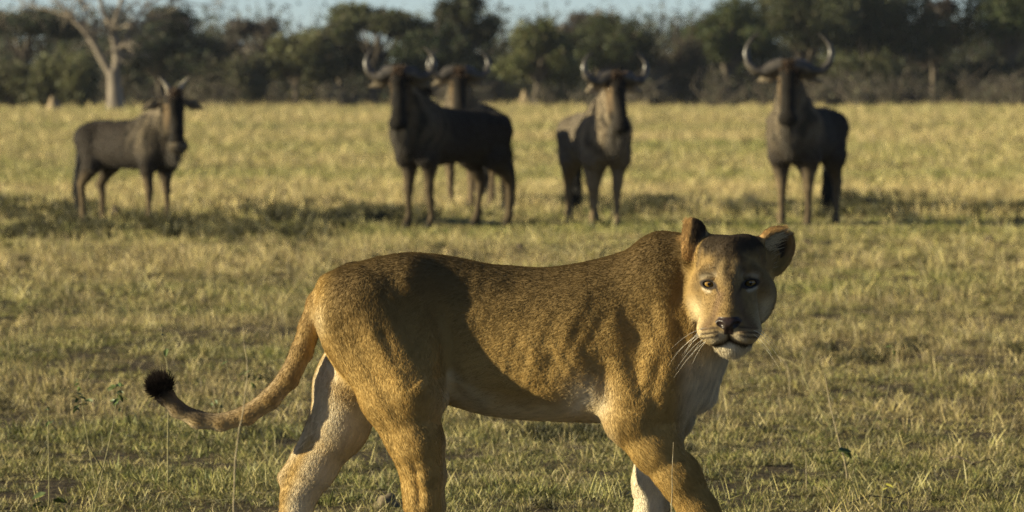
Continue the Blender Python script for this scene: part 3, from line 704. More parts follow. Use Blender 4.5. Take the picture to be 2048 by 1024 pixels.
H((19, -6, 3), 14, (22, -64, 54), 18, 16, sym=True)
HE((25, -92, 59), (28, 25, 33), 14, sym=True)                       # muzzle pads
H((0, -76, 66), 20, (0, -82, 76), 17, 12)
H((0, -104, -30), 44, (0, -112, 32), 27, 20)                        # lower jaw
HE((0, -119, 42), (25, 22, 28), 10)                                 # chin
HE((0, -73, 86), (26, 13, 13), 6)                                   # nose leather
# eye sockets and lids
HE((41, 2, 6), (22, 14, 15), 14, '-', rot=(0, 0, -8), sym=True)
HE((41, 1, -11), (20, 18, 18), 7, sym=True)
H((32, -24, 15), 20, (37, -84, 46), 22, 26, sym=True)             # sides of the snout
HE((41, -1, 16), (12.4, 6.0, 26), 3, '-', rot=(0, 0, 8), sym=True)
H((25, -4, 8), 4, (17, -16, 22), 2, 5, '-', sym=True)               # tear line
# mouth, philtrum, nostrils
for a, b in (((0, -107, 90), (14, -113, 86)), ((14, -113, 86), (30, -119, 68)), ((30, -119, 68), (46, -122, 44))):
    H(a, 3.4, b, 3.2, 7, '-', sym=True)
H((0, -86, 97), 2.0, (0, -107, 93), 2.8, 6, '-')
HE((17, -74, 97), (8, 4.6, 10), 5, '-', rot=(0, 0, 22), sym=True)
H((8, -86, 98), 2, (22, -72, 92), 2, 4, '-', sym=True)
# forehead furrow
H((0, 84, 6), 4, (0, 30, 34), 3, 14, '-')
H((60, 62, -30), 3, (66, 30, -34), 4, 10, '-', sym=True)
# ears: cups turned outwards, the right one torn at the tip
def ear(c, rot, r, tear=None):
    M = np.array(Euler([R(v) for v in rot]).to_matrix(), np.float32); c = np.array(c, np.float32)
    ex, ey, ez = M[:, 0], M[:, 1], M[:, 2]
    def f(p):
        q = (p - c) @ M                                # x width, y height, z opening
        a = q / np.array(r, np.float32); n = np.sqrt((a * a).sum(1)) + 1e-6
        outer = (n - 1) * min(r)
        b = (q - np.array((0, 4, r[2] * 0.62), np.float32)) / (np.array((r[0] * .76, r[1] * .82, r[2] * 1.02), np.float32))
        inner = (np.sqrt((b * b).sum(1)) - 1) * min(r)
        cut = q[:, 2] - r[2] * 0.42
        d = np.maximum(np.maximum(outer, -inner), cut)
        if tear is not None:
            t = q - np.array(tear, np.float32); d = np.maximum(d, 7 - np.sqrt(t[:, 0] ** 2 + t[:, 1] ** 2))
        return d
    clay.add(f, 8 * KP, '+', lambda q, e=ey: np.broadcast_to(unit(e), q.shape), 'ear', HEAD)
    return Frame(c, M, 1.0)
EAR_L = ear((-75, 72, -80), (-6, -100, 6), (36, 51, 33))
EAR_R = ear((81, 52, -84), (-6, 24, -34), (42, 55, 28), tear=(8, 53, 6))
H((-60, 40, -80), 24, (-70, 62, -80), 22, 14); H((-62, 66, -96), 24, (-44, 62, -100), 24, 16); H((60, 32, -82), 24, (72, 46, -86), 20, 14)
HE((5 + 0, 0, -9000), (1, 1, 1), 1)

def axis(a, b, h, lo=None, hi=None, hf=None):
    v = [a]
    while v[-1] < b: v.append(v[-1] + (hf if lo is not None and lo < v[-1] < hi else h))
    return np.array(v, np.float32)
HB, HF = 0.0065, 0.0030
V, Q, N = clay.skin(axis(-1.14, 0.90, HB, 0.515, 0.885, HF), axis(-0.44, 0.32, HB, -0.40, -0.10, HF), axis(-0.02, 1.16, HB, 0.70, 1.14, HF), relax=3, post=relief_field)
lap('lioness skin %d' % len(V))

# coat colours, from the place on her body
def near_line(q, pts, sig):
    pts = np.array(pts, np.float32); best = np.full(len(q), 1e9, np.float32)
    for a, b in zip(pts[:-1], pts[1:]):
        ab = b - a; t = np.clip((q - a) @ ab / (ab @ ab + 1e-9), 0, 1)
        best = np.minimum(best, ((q - a - t[:, None] * ab) ** 2).sum(1))
    return np.exp(-best / (2 * sig * sig))
def face_line(q, pts, sig): return near_line(q[:, :2], [p[:2] for p in pts], sig) * (q[:, 2] > -70)
TAWNY, DORSAL, PALE, WHITE, DARK = [np.array(c, np.float32) for c in ((0.37, 0.243, 0.080), (0.082, 0.056, 0.024), (0.54, 0.43, 0.245), (0.70, 0.62, 0.46), (0.022, 0.016, 0.013))]
def mix(c, col, w): return c + (np.asarray(col, np.float32) - c) * np.clip(w, 0, 1)[:, None]
def coat(p, n):
    """returns colour, fur length factor, skin shine for points p with normals n"""
    x = p[:, 0] / KP + 1024; y = LG - p[:, 2] / KP; d = p[:, 1] / KP
    c = np.broadcast_to(TAWNY, p.shape).copy(); ln = np.ones(len(p), np.float32)
    top = np.interp(x, [s[0] for s in st], [s[1] for s in st]).astype(np.float32)
    body = smooth01(x, 640, 690) * (1 - smooth01(x, 1350, 1400))
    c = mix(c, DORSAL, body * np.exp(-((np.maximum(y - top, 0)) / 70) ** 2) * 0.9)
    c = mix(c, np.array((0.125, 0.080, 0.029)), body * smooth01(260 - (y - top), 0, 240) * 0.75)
    low = smooth01(y, 775, 845) * smooth01(-n[:, 2], 0.02, 0.75) * smooth01(x, 860, 900) * (1 - smooth01(x, 1215, 1250))
    c = mix(c, PALE, low * 0.95)
    c = mix(c, PALE, np.exp(-(((x - 920) / 45) ** 2 + ((y - 800) / 40) ** 2)) * 0.6)
    c = mix(c, WHITE, np.exp(-(((x - 1180) / 38) ** 2 + ((y - 800) / 42) ** 2)) * 0.9 * (d < 0))
    bl = np.interp(x, [880, 900, 960, 1060, 1150, 1200], [850, 735, 775, 812, 815, 790]).astype(np.float32)
    c = mix(c, PALE, smooth01(y - bl + 14 * hash_noise(p, 22, 15), -8, 26) * smooth01(x, 886, 900) * (1 - smooth01(x, 1195, 1215)) * (d < 60) * 0.8)
    # inner sides of the legs and the chest
    inner_far = smooth01(d, -24, 0) * smooth01(-n[:, 1], -0.1, 0.35)
    c = mix(c, WHITE, inner_far * smooth01(y, 660, 740) * (x < 800) * (0.66 + 0.34 * hash_noise(p, 11, 14)))
    c = mix(c, TAWNY, smooth01(d, 0, 30) * near_line(np.stack([x, y], 1), [(618, 890), (575, 955), (556, 1010), (560, 1080)], 14) * 0.9)
    c = mix(c, WHITE, smooth01(d, 10, 40) * smooth01(y, 840, 930) * (x > 1150) * (0.35 + 0.6 * smooth01(-n[:, 1] - n[:, 0], -0.2, 0.5)))
    inner_near = smooth01(-d, 8, 30) * smooth01(n[:, 1], 0.1, 0.6) * smooth01(y, 700, 800)
    c = mix(c, PALE, inner_near * 0.8)
    chest = smooth01(x, 1345, 1400) * smooth01(y, 640, 720) * (1 - smooth01(y, 850, 900)) * smooth01(n[:, 0], -0.15, 0.35)
    c = mix(c, WHITE, chest * 0.85); ln += chest * 1.2
    c = mix(c, PALE, np.exp(-(((x - 640) / 16) ** 2 + ((y - 640) / 36) ** 2)) * 0.8 * (d < 0))
    # tail: darker above, black towards the tuft
    tl = smooth01(640 - x, 0, 30)
    isT = tl * (y < 880) * (np.abs(d) < 36) * (1 - smooth01(y - (x - 560) * -0.9, 1000, 1100))
    far_leg = (d > 22) | (y > 880)
    c = np.where((far_leg | (x > 655))[:, None], c, mix(c, np.array((0.22, 0.145, 0.07)), tl * 0.55 * smooth01(n[:, 2], -0.6, 0.3)))
    c = mix(c, np.array((0.10, 0.075, 0.05)), (1 - smooth01(x, 380, 450)) * smooth01(n[:, 2], -0.7, 0.3) * 0.75)
    c = mix(c, DARK, 1 - smooth01(x, 318, 352))
    # head paint, mirrored
    q = HEAD.to_local(p); u = np.abs(q[:, 0]); qm = np.stack([u, q[:, 1], q[:, 2]], 1)
    hd = np.zeros(len(p), np.float32); cand = np.nonzero((x > 1355) & (d < 20) & (y < 740) & (y > 420))[0]
    if len(cand):
        dh = np.full(len(cand), 9.0, np.float32); db = dh.copy(); de = dh.copy(); dk = dh.copy()
        for (f, k, op, fl, tg, xf) in clay.nodes:
            if op != '+': continue
            e = f(p[cand] if xf is None else q[cand]) * (1 if xf is None else xf.s)
            if tg in ('head', 'ear'): dh = np.minimum(dh, e)
            if tg == 'ear': de = np.minimum(de, e)
            if tg == 'head': dk = np.minimum(dk, e)
            else: db = np.minimum(db, e)
        hd[cand] = smooth01((db - dh) / KP, -6, 8); earness = np.zeros(len(p), np.float32); earness[cand] = smooth01((dk - de) / KP, -1, 7)
    else: earness = np.zeros(len(p), np.float32)
    cc = c.copy()
    v, w = q[:, 1], q[:, 2]
    cc = mix(cc, np.array((0.245, 0.160, 0.060)), hd)
    mott = hash_noise(p, 70, 12)
    cc = mix(cc, np.array((0.026, 0.018, 0.011)), smooth01(v + 8 * mott - 0.12 * u, 38, 66) * 0.95 * (w > -120))  # dark crown fur, with shade on top of the head painted in
    cc = mix(cc, np.array((0.05, 0.034, 0.019)), face_line(qm, [(0, 95), (0, 22)], 12) * (0.85 + 0.3 * mott))
    cc = mix(cc, np.array((0.062, 0.042, 0.023)), face_line(qm, [(17, 60), (24, 36), (30, 22)], 6.5) * (0.85 + 0.3 * mott))
    cc = mix(cc, np.array((0.10, 0.068, 0.034)), face_line(qm, [(44, 30), (56, 14), (64, -6)], 7) * 0.6)
    cc = mix(cc, np.array((0.12, 0.08, 0.04)), face_line(qm, [(6, 8), (9, -30)], 5) * (0.3 + 0.5 * mott))
    cc = cc * (1 + 0.22 * hash_noise(p, 95, 17) * smooth01(-v, -60, 90))[:, None]
    cc = mix(cc, np.array((0.12, 0.08, 0.04)), face_line(qm, [(58, 62), (66, 34)], 4) * 0.6)
    cc = mix(cc, np.array((0.42, 0.30, 0.14)), face_line(qm, [(14, 40), (18, 12)], 6) * 0.4)
    cc = mix(cc, WHITE, face_line(qm, [(51, -9), (45, -12), (38, -13)], 2.6) * 0.5)
    cc = mix(cc, WHITE, face_line(qm, [(30, 16), (44, 17), (54, 13)], 4) * 0.25)
    cc = mix(cc, PALE, face_line(qm, [(70, -46), (64, -78), (48, -102)], 12) * 0.7)
    cc = mix(cc, PALE, smooth01(-v, 74, 96) * smooth01(w, 0, 30) * 0.4)
    cc = mix(cc, WHITE, face_line(qm, [(12, -99), (28, -106)], 6) * 0.6)
    cc = mix(cc, WHITE, smooth01(-v - 0.28 * u, 108, 115) * 0.95)
    for k, (v0, v1) in enumerate(((-80, -84), (-88, -93), (-96, -102))):       # whisker rows
        cc = mix(cc, np.array((0.05, 0.035, 0.025)), face_line(qm, [(22, v0), (38, (v0 + v1) / 2), (54, v1)], 1.9) * 0.95)
    cc = mix(cc, DARK, face_line(qm, [(0, -106), (14, -113), (30, -119), (47, -123)], 3.4) * 0.95)
    cc = mix(cc, DARK, face_line(qm, [(0, -84), (0, -107)], 2.4) * 0.9)
    # eyelids
    e = np.stack([(u - 41) * 0.99 + (v) * 0.14, v - 0.14 * (u - 41)], 1); er = np.sqrt((e[:, 0] / 13.6) ** 2 + ((e[:, 1] + 1) / 7.2) ** 2)
    rim = (1 - smooth01(er, 1.12, 1.55)) * (w > -30) * (w < 40)
    cc = mix(cc, DARK, rim * 0.97)
    cc = mix(cc, DARK, face_line(qm, [(55, 3), (41, 8), (29, 2), (25, -5), (18, -19)], 2.4) * 0.9)
    cc = mix(cc, np.array((0.16, 0.10, 0.05)), face_line(qm, [(17, -20), (30, -62), (46, -80)], 6.5) * 0.9)
    nw = np.interp(v, [-92, -86, -78, -68, -60], [2, 7, 19, 27, 24]).astype(np.float32)
    nose = smooth01(w, 78, 86) * (1 - smooth01(np.abs(v + 74), 13, 16)) * (1 - smooth01(u - nw, -1.5, 2))
    nose = np.maximum(nose, smooth01(w, 84, 90) * (1 - smooth01(u, 8, 11)) * (v < -78) * (v > -94))
    cc = mix(cc, np.array((0.034, 0.021, 0.018)), nose)
    cc = mix(cc, DARK, near_line(qm, [(10, -78, 96), (22, -75, 94)], 5) * nose)
    c = cc * hd[:, None] + c * (1 - hd[:, None])
    ln = ln * np.where(hd > 0.5, 0.62, 1) * (1 - 0.98 * nose * hd) * (1 - 0.95 * rim * hd)
    ln = ln + hd * 1.1 * smooth01(-v, 118, 132) + hd * 0.8 * near_line(qm, [(62, -90, -50), (80, -60, -80)], 16)
    # ears: black backs, pale rims, dark cups
    for E in (EAR_L, EAR_R):
        m = E.to_local(q); rr = np.sqrt((m[:, 0] / 44) ** 2 + (m[:, 1] / 58) ** 2)
        isE = (rr < 1.15) & (np.abs(m[:, 2]) < 36) & (m[:, 1] > -30) & (q[:, 1] > 40) & (np.abs(q[:, 0]) > 48)
        nl = (n @ HEAD.M) @ E.M
        back = smooth01(-nl[:, 2], 0.0, 0.35) * smooth01(m[:, 1], -16, 12)
        col = mix(np.broadcast_to(np.array((0.40, 0.25, 0.10), np.float32), p.shape).copy(), np.array((0.05, 0.034, 0.022)), smooth01(nl[:, 2], 0.4, 0.8) * (1 - smooth01(rr, 0.5, 0.85)))
        col = mix(col, np.array((0.03, 0.022, 0.016)), back * 0.95)
        we = (isE * earness)[:, None]; c = c * (1 - we) + col * we; ln = ln * (1 + 0.2 * we[:, 0])
    g = 1 + 0.07 * hash_noise(p, 25, 9) + 0.03 * hash_noise(p, 120, 10)
    return np.clip(c * g[:, None], 0.005, 0.9), np.clip(ln, 0.02, 5), nose * hd

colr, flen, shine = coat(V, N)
m_skin, nn, ll, bs = new_mat('lioness_skin')
at = nn.new('ShaderNodeAttribute'); at.attribute_name = 'tint'; ll.new(at.outputs['Color'], bs.inputs['Base Color'])
sh = nn.new('ShaderNodeAttribute'); sh.attribute_name = 'shine'
mr = nn.new('ShaderNodeMapRange'); mr.inputs['To Min'].default_value = 0.85; mr.inputs['To Max'].default_value = 0.38
ll.new(sh.outputs['Fac'], mr.inputs['Value']); ll.new(mr.outputs[0], bs.inputs['Roughness'])
bs.inputs['Specular IOR Level'].default_value = 0.3
nt = nn.new('ShaderNodeTexNoise'); nt.inputs['Scale'].default_value = 260
bp = nn.new('ShaderNodeBump'); bp.inputs['Strength'].default_value = 0.35; bp.inputs['Distance'].default_value = 0.003
ll.new(nt.outputs['Fac'], bp.inputs['Height']); ll.new(bp.outputs[0], bs.inputs['Normal'])
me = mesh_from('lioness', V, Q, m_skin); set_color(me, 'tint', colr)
a = me.attributes.new('shine', 'FLOAT', 'POINT'); a.data.foreach_set('value', shine.astype(np.float32))
lioness = link(bpy.data.objects.new('lioness', me))
lioness.location = (0, LION_Y, 0); lioness.rotation_euler = (0, 0, R(-3))
tag(lioness, 'tawny lioness walking right with her head turned to the camera', 'lioness')
lap('lioness mesh')

# fur
m_fur, nn, ll, bs = new_mat('lioness_fur')
at = nn.new('ShaderNodeAttribute'); at.attribute_name = 'tint'; ll.new(at.outputs['Color'], bs.inputs['Base Color'])
bs.inputs['Roughness'].default_value = 0.8; bs.inputs['Specular IOR Level'].default_value = 0.12
def sample_skin(n, weight=None):
    T = np.concatenate([Q[:, [0, 1, 2]], Q[:, [0, 2, 3]]])
    ar = np.linalg.norm(np.cross(V[T[:, 1]] - V[T[:, 0]], V[T[:, 2]] - V[T[:, 0]]), axis=1)
    if weight is not None: ar = ar * weight[T].mean(1)
    cs = np.cumsum(ar); t = np.searchsorted(cs, rng.random(n) * cs[-1]); t = T[np.minimum(t, len(T) - 1)]
    r1 = np.sqrt(rng.random(n)); r2 = rng.random(n)
    b = np.stack([1 - r1, r1 * (1 - r2), r1 * r2], 1).astype(np.float32)
    return (V[t] * b[:, :, None]).sum(1), unit((N[t] * b[:, :, None]).sum(1)), t, b
def strands(p, n, fl, length, lift, bend, k=4):
    """strands leaving the skin at an angle and lying down along the coat"""
    fl = unit(fl - (fl * n).sum(1, keepdims=True) * n)
    fl = unit(fl + rng.normal(0, 0.11, fl.shape).astype(np.float32))
    out = []
    for s in np.linspace(0, 1, k):
        up = lift * s * (1 - bend * s)
        out.append(p + (fl * (s * length)[:, None] + n * (up * length)[:, None]) - n * 0.0006)
    return np.stack(out, 1)
wt = np.where(V[:, 2] < 0.10, 0.3, 1.0) * np.where((V[:, 0] > 0.51) & (V[:, 1] < -0.06), 1.7, 1.0)
NH = 560000
hp, hn, ht, hb = sample_skin(NH, wt)
hcol, hlen, hsh = coat(hp, hn)
ff = clay.flow(V); hf = (ff[ht] * hb[:, :, None]).sum(1)
keep = hlen > 0.2
hp, hn, hcol, hlen, hf = hp[keep], hn[keep], hcol[keep], hlen[keep], hf[keep]
L = 0.0130 * hlen * rng.uniform(0.7, 1.25, len(hp)).astype(np.float32)
S = strands(hp, hn, hf, L, 0.20, 0.5, 3)
sq = hp - 0.86 * hf * (hf * hp).sum(1, keepdims=True)                       # locks: streaks that run with the lie of the coat
hcol = hcol * rng.uniform(0.90, 1.10, (len(hp), 1)).astype(np.float32) * (1 + 0.30 * hash_noise(sq, 120, 33) + 0.16 * hash_noise(sq, 45, 34))[:, None]
fur = link(curves_obj('fur', S, np.array((0.00030, 0.00028, 0.00006)), m_fur, hcol), lioness); tag(fur, kind='stuff')
lap('fur')
# tail tuft
n = 5200
dirs = unit(rng.normal(size=(n, 3)).astype(np.float32)); c0 = PP(318, 780)
dirs = unit(dirs + np.array((-0.25, 0, 0.32), np.float32))
p0 = c0 + dirs * (rng.uniform(0.1, 1, (n, 1)) * 14 * KP).astype(np.float32); p0[:, 2] += 0
LL = (rng.uniform(9, 26, n) * KP).astype(np.float32)
sw = np.array((-0.12, 0, 0.35), np.float32)
S = np.stack([p0 + dirs * (s * LL)[:, None] + sw * (s * s * LL)[:, None] for s in (0, 0.35, 0.7, 1)], 1)
tc = np.array((0.020, 0.014, 0.011), np.float32) * rng.uniform(0.6, 1.7, (n, 1)).astype(np.float32)
tuft = link(curves_obj('tail_tuft', S, np.array((0.0006, 0.0006, 0.0005, 0.0001)), m_fur, tc), lioness)
# eyes
m_eye, nn, ll, bs = new_mat('lioness_eye')
tcn = nn.new('ShaderNodeTexCoord'); sx = nn.new('ShaderNodeSeparateXYZ'); ll.new(tcn.outputs['Object'], sx.inputs[0])
def math_node(nn, ll, op, a, b=None):
    m = nn.new('ShaderNodeMath'); m.operation = op
    for i, v in enumerate((a, b)):
        if v is None: continue
        if isinstance(v, (int, float)): m.inputs[i].default_value = v
        else: ll.new(v, m.inputs[i])
    return m.outputs[0]
rr = math_node(nn, ll, 'SQRT', math_node(nn, ll, 'ADD', math_node(nn, ll, 'MULTIPLY', sx.outputs[0], sx.outputs[0]), math_node(nn, ll, 'MULTIPLY', sx.outputs[2], sx.outputs[2])))
cr = nn.new('ShaderNodeValToRGB'); ll.new(rr, cr.inputs[0]); E = cr.color_ramp; E.interpolation = 'LINEAR'
E.elements[0].position = 0.0; E.elements[0].color = (0.004, 0.003, 0.003, 1)
E.elements[1].position = 1.0; E.elements[1].color = (0.012, 0.009, 0.007, 1)
for pz, col in ((0.22, (0.004, 0.003, 0.003, 1)), (0.28, (0.26, 0.145, 0.03, 1)), (0.60, (0.34, 0.20, 0.04, 1)), (0.84, (0.12, 0.065, 0.016, 1)), (0.93, (0.012, 0.009, 0.007, 1))):
    el = E.elements.new(pz); el.color = col
ll.new(cr.outputs[0], bs.inputs['Base Color']); bs.inputs['Roughness'].default_value = 0.06; bs.inputs['Coat Weight'].default_value = 0.6
def uv_ball(name, seg=28, rings=18):
    bm = bmesh.new(); bmesh.ops.create_uvsphere(bm, u_segments=seg, v_segments=rings, radius=1.0)
    for f in bm.faces: f.smooth = True
    me = bpy.data.meshes.new(name); bm.to_mesh(me); bm.free(); return me
ball = uv_ball('eye'); ball.materials.append(m_eye)
for s in (-1, 1):
    o = link(bpy.data.objects.new('eye', ball), lioness)
    o.location = HEAD.to_world([(41 * s, -0.5, -7)])[0]; o.scale = [13.2 * KP] * 3
    o.rotation_euler = Euler((R(3), 0, R(2)))
# whiskers and brow bristles
m_wh, nn, ll, bs = new_mat('whisker'); bs.inputs['Base Color'].default_value = (0.82, 0.76, 0.62, 1); bs.inputs['Roughness'].default_value = 0.4
ws = []
for s in (-1, 1):
    for k in range(10 if s < 0 else 6):
        r0 = k % 4; a = np.array((s * (30 + rng.uniform(0, 20)), -82 - r0 * 6 + rng.uniform(-2, 2), 82 - rng.uniform(0, 22)))
        ln_ = rng.uniform(50, 108 if s < 0 else 75); out = np.array((s * rng.uniform(0.65, 0.95), rng.uniform(-0.35, -0.05) - 0.08 * r0, rng.uniform(-0.1, 0.35)))
        droop = rng.uniform(0.25, 0.7)
        ws.append([a + out * ln_ * t + np.array((0, -1, 0)) * droop * ln_ * t * t for t in np.linspace(0, 1, 7)])
    for k in range(2 if s < 0 else 0):
        a = np.array((s * (36 + rng.uniform(-6, 10)), 26 + rng.uniform(-3, 3), 2)); ln_ = rng.uniform(22, 44)
        out = np.array((s * rng.uniform(-0.1, 0.5), rng.uniform(0.3, 0.9), rng.uniform(0.4, 0.8)))
        ws.append([a + out * ln_ * t - np.array((0, 0.35, 0)) * ln_ * t * t for t in np.linspace(0, 1, 7)])
S = HEAD.to_world(np.array(ws, np.float32).reshape(-1, 3)).reshape(-1, 7, 3)
wh = link(curves_obj('whiskers', S, np.array((0.0005, 0.0005, 0.00045, 0.0004, 0.0003, 0.0002, 0.0001)), m_wh), lioness)
# long pale hairs in the ears
ws = []; wc = []
for E_, n, sg in ((EAR_R, 420, 1), (EAR_L, 120, -1)):
    for k in range(n):
        t = rng.uniform(-0.95, 0.75); a = np.array((-0.80 * 38 * math.cos(t * 1.2) * (1 if E_ is EAR_R else 1) + rng.normal(0, 3), 50 * t - 4, 6 + rng.normal(0, 2)))
        ln_ = rng.uniform(18, 46); out = np.array((rng.uniform(0.5, 1.0), rng.uniform(0.05, 0.8), rng.uniform(0.1, 0.5)))
        ws.append([E_.to_world((a + out * ln_ * s2 + np.array((0.0, 0.35, -0.25)) * ln_ * s2 * s2)[None])[0] for s2 in (0, 0.33, 0.67, 1)])
        wc.append(np.array((0.62, 0.50, 0.30)) * rng.uniform(0.6, 1.2))
S = HEAD.to_world(np.array(ws, np.float32).reshape(-1, 3)).reshape(-1, 4, 3)
eh = link(curves_obj('ear_hair', S, np.array((0.0005, 0.0005, 0.0004, 0.0001)), m_fur, np.array(wc)), lioness); tag(eh, kind='stuff')
lap('lioness done')
# ------------------------------------------------------------------ wildebeest
m_hide, nn, ll, bs = new_mat('wildebeest_hide')
at = nn.new('ShaderNodeAttribute'); at.attribute_name = 'tint'; ll.new(at.outputs['Color'], bs.inputs['Base Color'])
bs.inputs['Roughness'].default_value = 0.8; bs.inputs['Specular IOR Level'].default_value = 0.12
m_whair, nn, ll, bs = new_mat('wildebeest_hair')
at = nn.new('ShaderNodeAttribute'); at.attribute_name = 'tint'; ll.new(at.outputs['Color'], bs.inputs['Base Color']); bs.inputs['Roughness'].default_value = 0.7
m_horn, nn, ll, bs = new_mat('horn'); tc = nn.new('ShaderNodeTexCoord')
c_, f_ = noise_ramp(14, 3, [(0.35, (0.032, 0.028, 0.025)), (0.7, (0.11, 0.095, 0.078))]); ll.new(c_, bs.inputs['Base Color']); bs.inputs['Roughness'].default_value = 0.35
m_yhorn, nn, ll, bs = new_mat('young_horn'); bs.inputs['Base Color'].default_value = (0.30, 0.26, 0.20, 1); bs.inputs['Roughness'].default_value = 0.5
m_weye, nn, ll, bs = new_mat('dark_eye'); bs.inputs['Base Color'].default_value = (0.008, 0.006, 0.005, 1); bs.inputs['Roughness'].default_value = 0.08
eye_ball = uv_ball('eye', 14, 9); eye_ball.materials.append(m_weye)
def wildebeest(label, px, py, heading, head_to, scale=1.0, young=False, gait=((0, 0), (0, 0)), hide=1.0, seed=1, tilt=0.0, hs=0.82, pale=0.0):
    """heading: way the body points (degrees, 0 = right, -90 = at the camera); head_to: way the face points"""
    r = np.random.default_rng(seed); K = Clay(); hy = R(((head_to - heading + 180) % 360) - 180)
    K.add(loft([(-0.79, 1.03, 0.93, .03, .98, 0), (-0.73, 1.12, 0.80, .13, .97, 0), (-0.6, 1.17, 0.76, .185, .93, 0), (-0.4, 1.185, 0.69, .21, .89, 0), (-0.1, 1.19, 0.655, .235, .86, 0), (0.15, 1.235, 0.645, .24, .86, 0),
                (0.33, 1.31, 0.65, .22, .88, 0), (0.47, 1.335, 0.68, .19, .92, 0), (0.60, 1.27, 0.69, .165, .95, 0), (0.70, 1.14, 0.80, .10, .97, 0), (0.75, 1.05, 0.90, .03, .97, 0)], power=2.1), k=0.05)
    n1 = hy * 0.55
    poll = np.array((0.50 + 0.30 * math.cos(n1), 0.30 * math.sin(n1), 1.545 + tilt), np.float32)
    F = Frame(poll, np.array(((math.cos(hy), -math.sin(hy), 0), (math.sin(hy), math.cos(hy), 0), (0, 0, 1))), 1.14 if young else 1.0)
    K.cone((0.44, 0, 1.10), .18, poll - np.array((0.02 * math.cos(hy), 0.02 * math.sin(hy), 0.10), np.float32), .10, k=.11)
    K.cone((0.56, 0, 0.97), .125, poll + np.array((0.02, 0, -0.28), np.float32), .072, k=.10)
    def hc(a, ra, b, rb, k=.04, sc=None): K.cone(a, ra, b, rb, k=k, xf=F, flow=False, sc=sc)
    K.ell((0.03, 0, -0.07), (.115, .098, .12), k=.04, xf=F)
    hc((0.06, 0, -0.09), .088, (0.19, 0, -0.45), .062)
    K.ell((0.205, 0, -0.49), (.08, .098, .074), k=.04, xf=F)
    hc((-0.03, 0, -0.20), .078, (0.13, 0, -0.46), .05)
    for s in (-1, 1):
        hc((-0.03, .09 * s, -0.05), .03, (-0.05, .20 * s, -0.085), .046, sc=(0.45, 1, 1)); hc((-0.05, .20 * s, -0.085), .046, (-0.05, .31 * s, -0.13), .014, sc=(0.45, 1, 1))
        if not young: hc((0.03, .02 * s, 0.035), .052, (0.02, .12 * s, 0.015), .050)
        K.cone((0.44, .13 * s, 1.02), .14, (0.44, .15 * s, .72), .115, k=.09)
        g = gait[0][0 if s < 0 else 1]
        for a, ra, b, rb in (((.44, .145, .74), .10, (.40, .145, .62), .075), ((.40, .145, .63), .075, (.42 + g * .5, .13, .40), .043), ((.42 + g * .5, .13, .40), .043, (.41 + g, .125, .13), .025), ((.41 + g, .125, .13), .031, (.445 + g, .125, .035), .040)):
            K.cone((a[0], a[1] * s, a[2]), ra, (b[0], b[1] * s, b[2]), rb, k=.03)
        g = gait[1][0 if s < 0 else 1]
        K.cone((-.56, .11 * s, .98), .17, (-.47 + g * .3, .145 * s, .70), .12, k=.09)
        for a, ra, b, rb in (((-.47 + g * .3, .145, .72), .12, (-.64 + g * .7, .135, .47), .050), ((-.65 + g * .7, .135, .47), .045, (-.63 + g, .13, .14), .027), ((-.63 + g, .13, .14), .035, (-.595 + g, .13, .035), .044)):
            K.cone((a[0], a[1] * s, a[2]), ra, (b[0], b[1] * s, b[2]), rb, k=.03)
    K.cone((-.76, 0, 1.02), .035, (-.83, 0, .84), .022, k=.03); K.cone((-.83, 0, .84), .022, (-.84, 0, .62), .016, k=.02)
    h = 0.015
    lim = lambda a, b: np.arange(a, b, h, dtype=np.float32)
    V, Q, N = K.skin(lim(-1.0, 1.25), lim(-.72, .72), lim(-.02, 1.75), relax=2, post=lambda p: 0.010 * hash_noise(p, 7, seed) + 0.005 * hash_noise(p, 18, seed))
    q = F.to_local(V); x, y, z = V[:, 0], V[:, 1], V[:, 2]
    c = np.broadcast_to(np.array((0.056, 0.044, 0.035), np.float32), V.shape).copy()
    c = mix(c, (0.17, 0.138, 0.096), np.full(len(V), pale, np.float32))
    front = smooth01(x, 0.0, 0.5)
    c = mix(c, (0.30, 0.24, 0.16), front * 0.8 * smooth01(z, 0.7, 1.0))  # lighter brown-grey neck and chest; sunlit tan is painted into this colour too
    brindle = smooth01(np.sin(x * 40 + 7 * hash_noise(V, 3.0, seed + 2) + 2.5 * z) + 0.7 * hash_noise(V, 9, seed + 3), -0.1, 1.1)
    c = mix(c, (0.022, 0.018, 0.015), brindle * 0.72 * smooth01(x, -0.25, 0.3) * smooth01(z, 0.65, 0.9))
    c = mix(c, (0.034, 0.028, 0.024), smooth01(-x, 0.35, 0.75) * 0.6)
    c = mix(c, (0.19, 0.138, 0.078), (1 - smooth01(z, 0.42, 0.70)) * (0.65 + 0.35 * smooth01(np.abs(y), .1, .16)))
    c = mix(c, (0.03, 0.025, 0.022), (1 - smooth01(z, 0.05, 0.09)))
    c = mix(c, (0.030, 0.026, 0.024), smooth01(N[:, 2], 0.75, 0.95) * smooth01(x, -0.2, 0.2) * 0.7)
    hd = smooth01(q[:, 0], -0.06, 0.02) * (q[:, 2] > -0.62) * (np.abs(q[:, 1]) < 0.34) * (z > 0.95) * (np.linalg.norm(q, axis=1) < 0.62)
    c = mix(c, (0.012, 0.010, 0.009), hd * 0.96)
    side_ = smooth01(np.abs(q[:, 1]), .055, .09) * hd * (q[:, 2] < -0.08) * (q[:, 2] > -0.36)
    c = mix(c, (0.24, 0.165, 0.09), side_ * (0.8 if young else 0.55))
    earw = (np.abs(q[:, 1]) > 0.12) * (np.abs(q[:, 2] + 0.09) < 0.09) * (z > 1.2)
    c = mix(c, (0.34, 0.28, 0.20), earw * (0.35 if young else 0.8))
    c = c * hide * (1 + 0.18 * hash_noise(V, 25, seed + 4))[:, None]
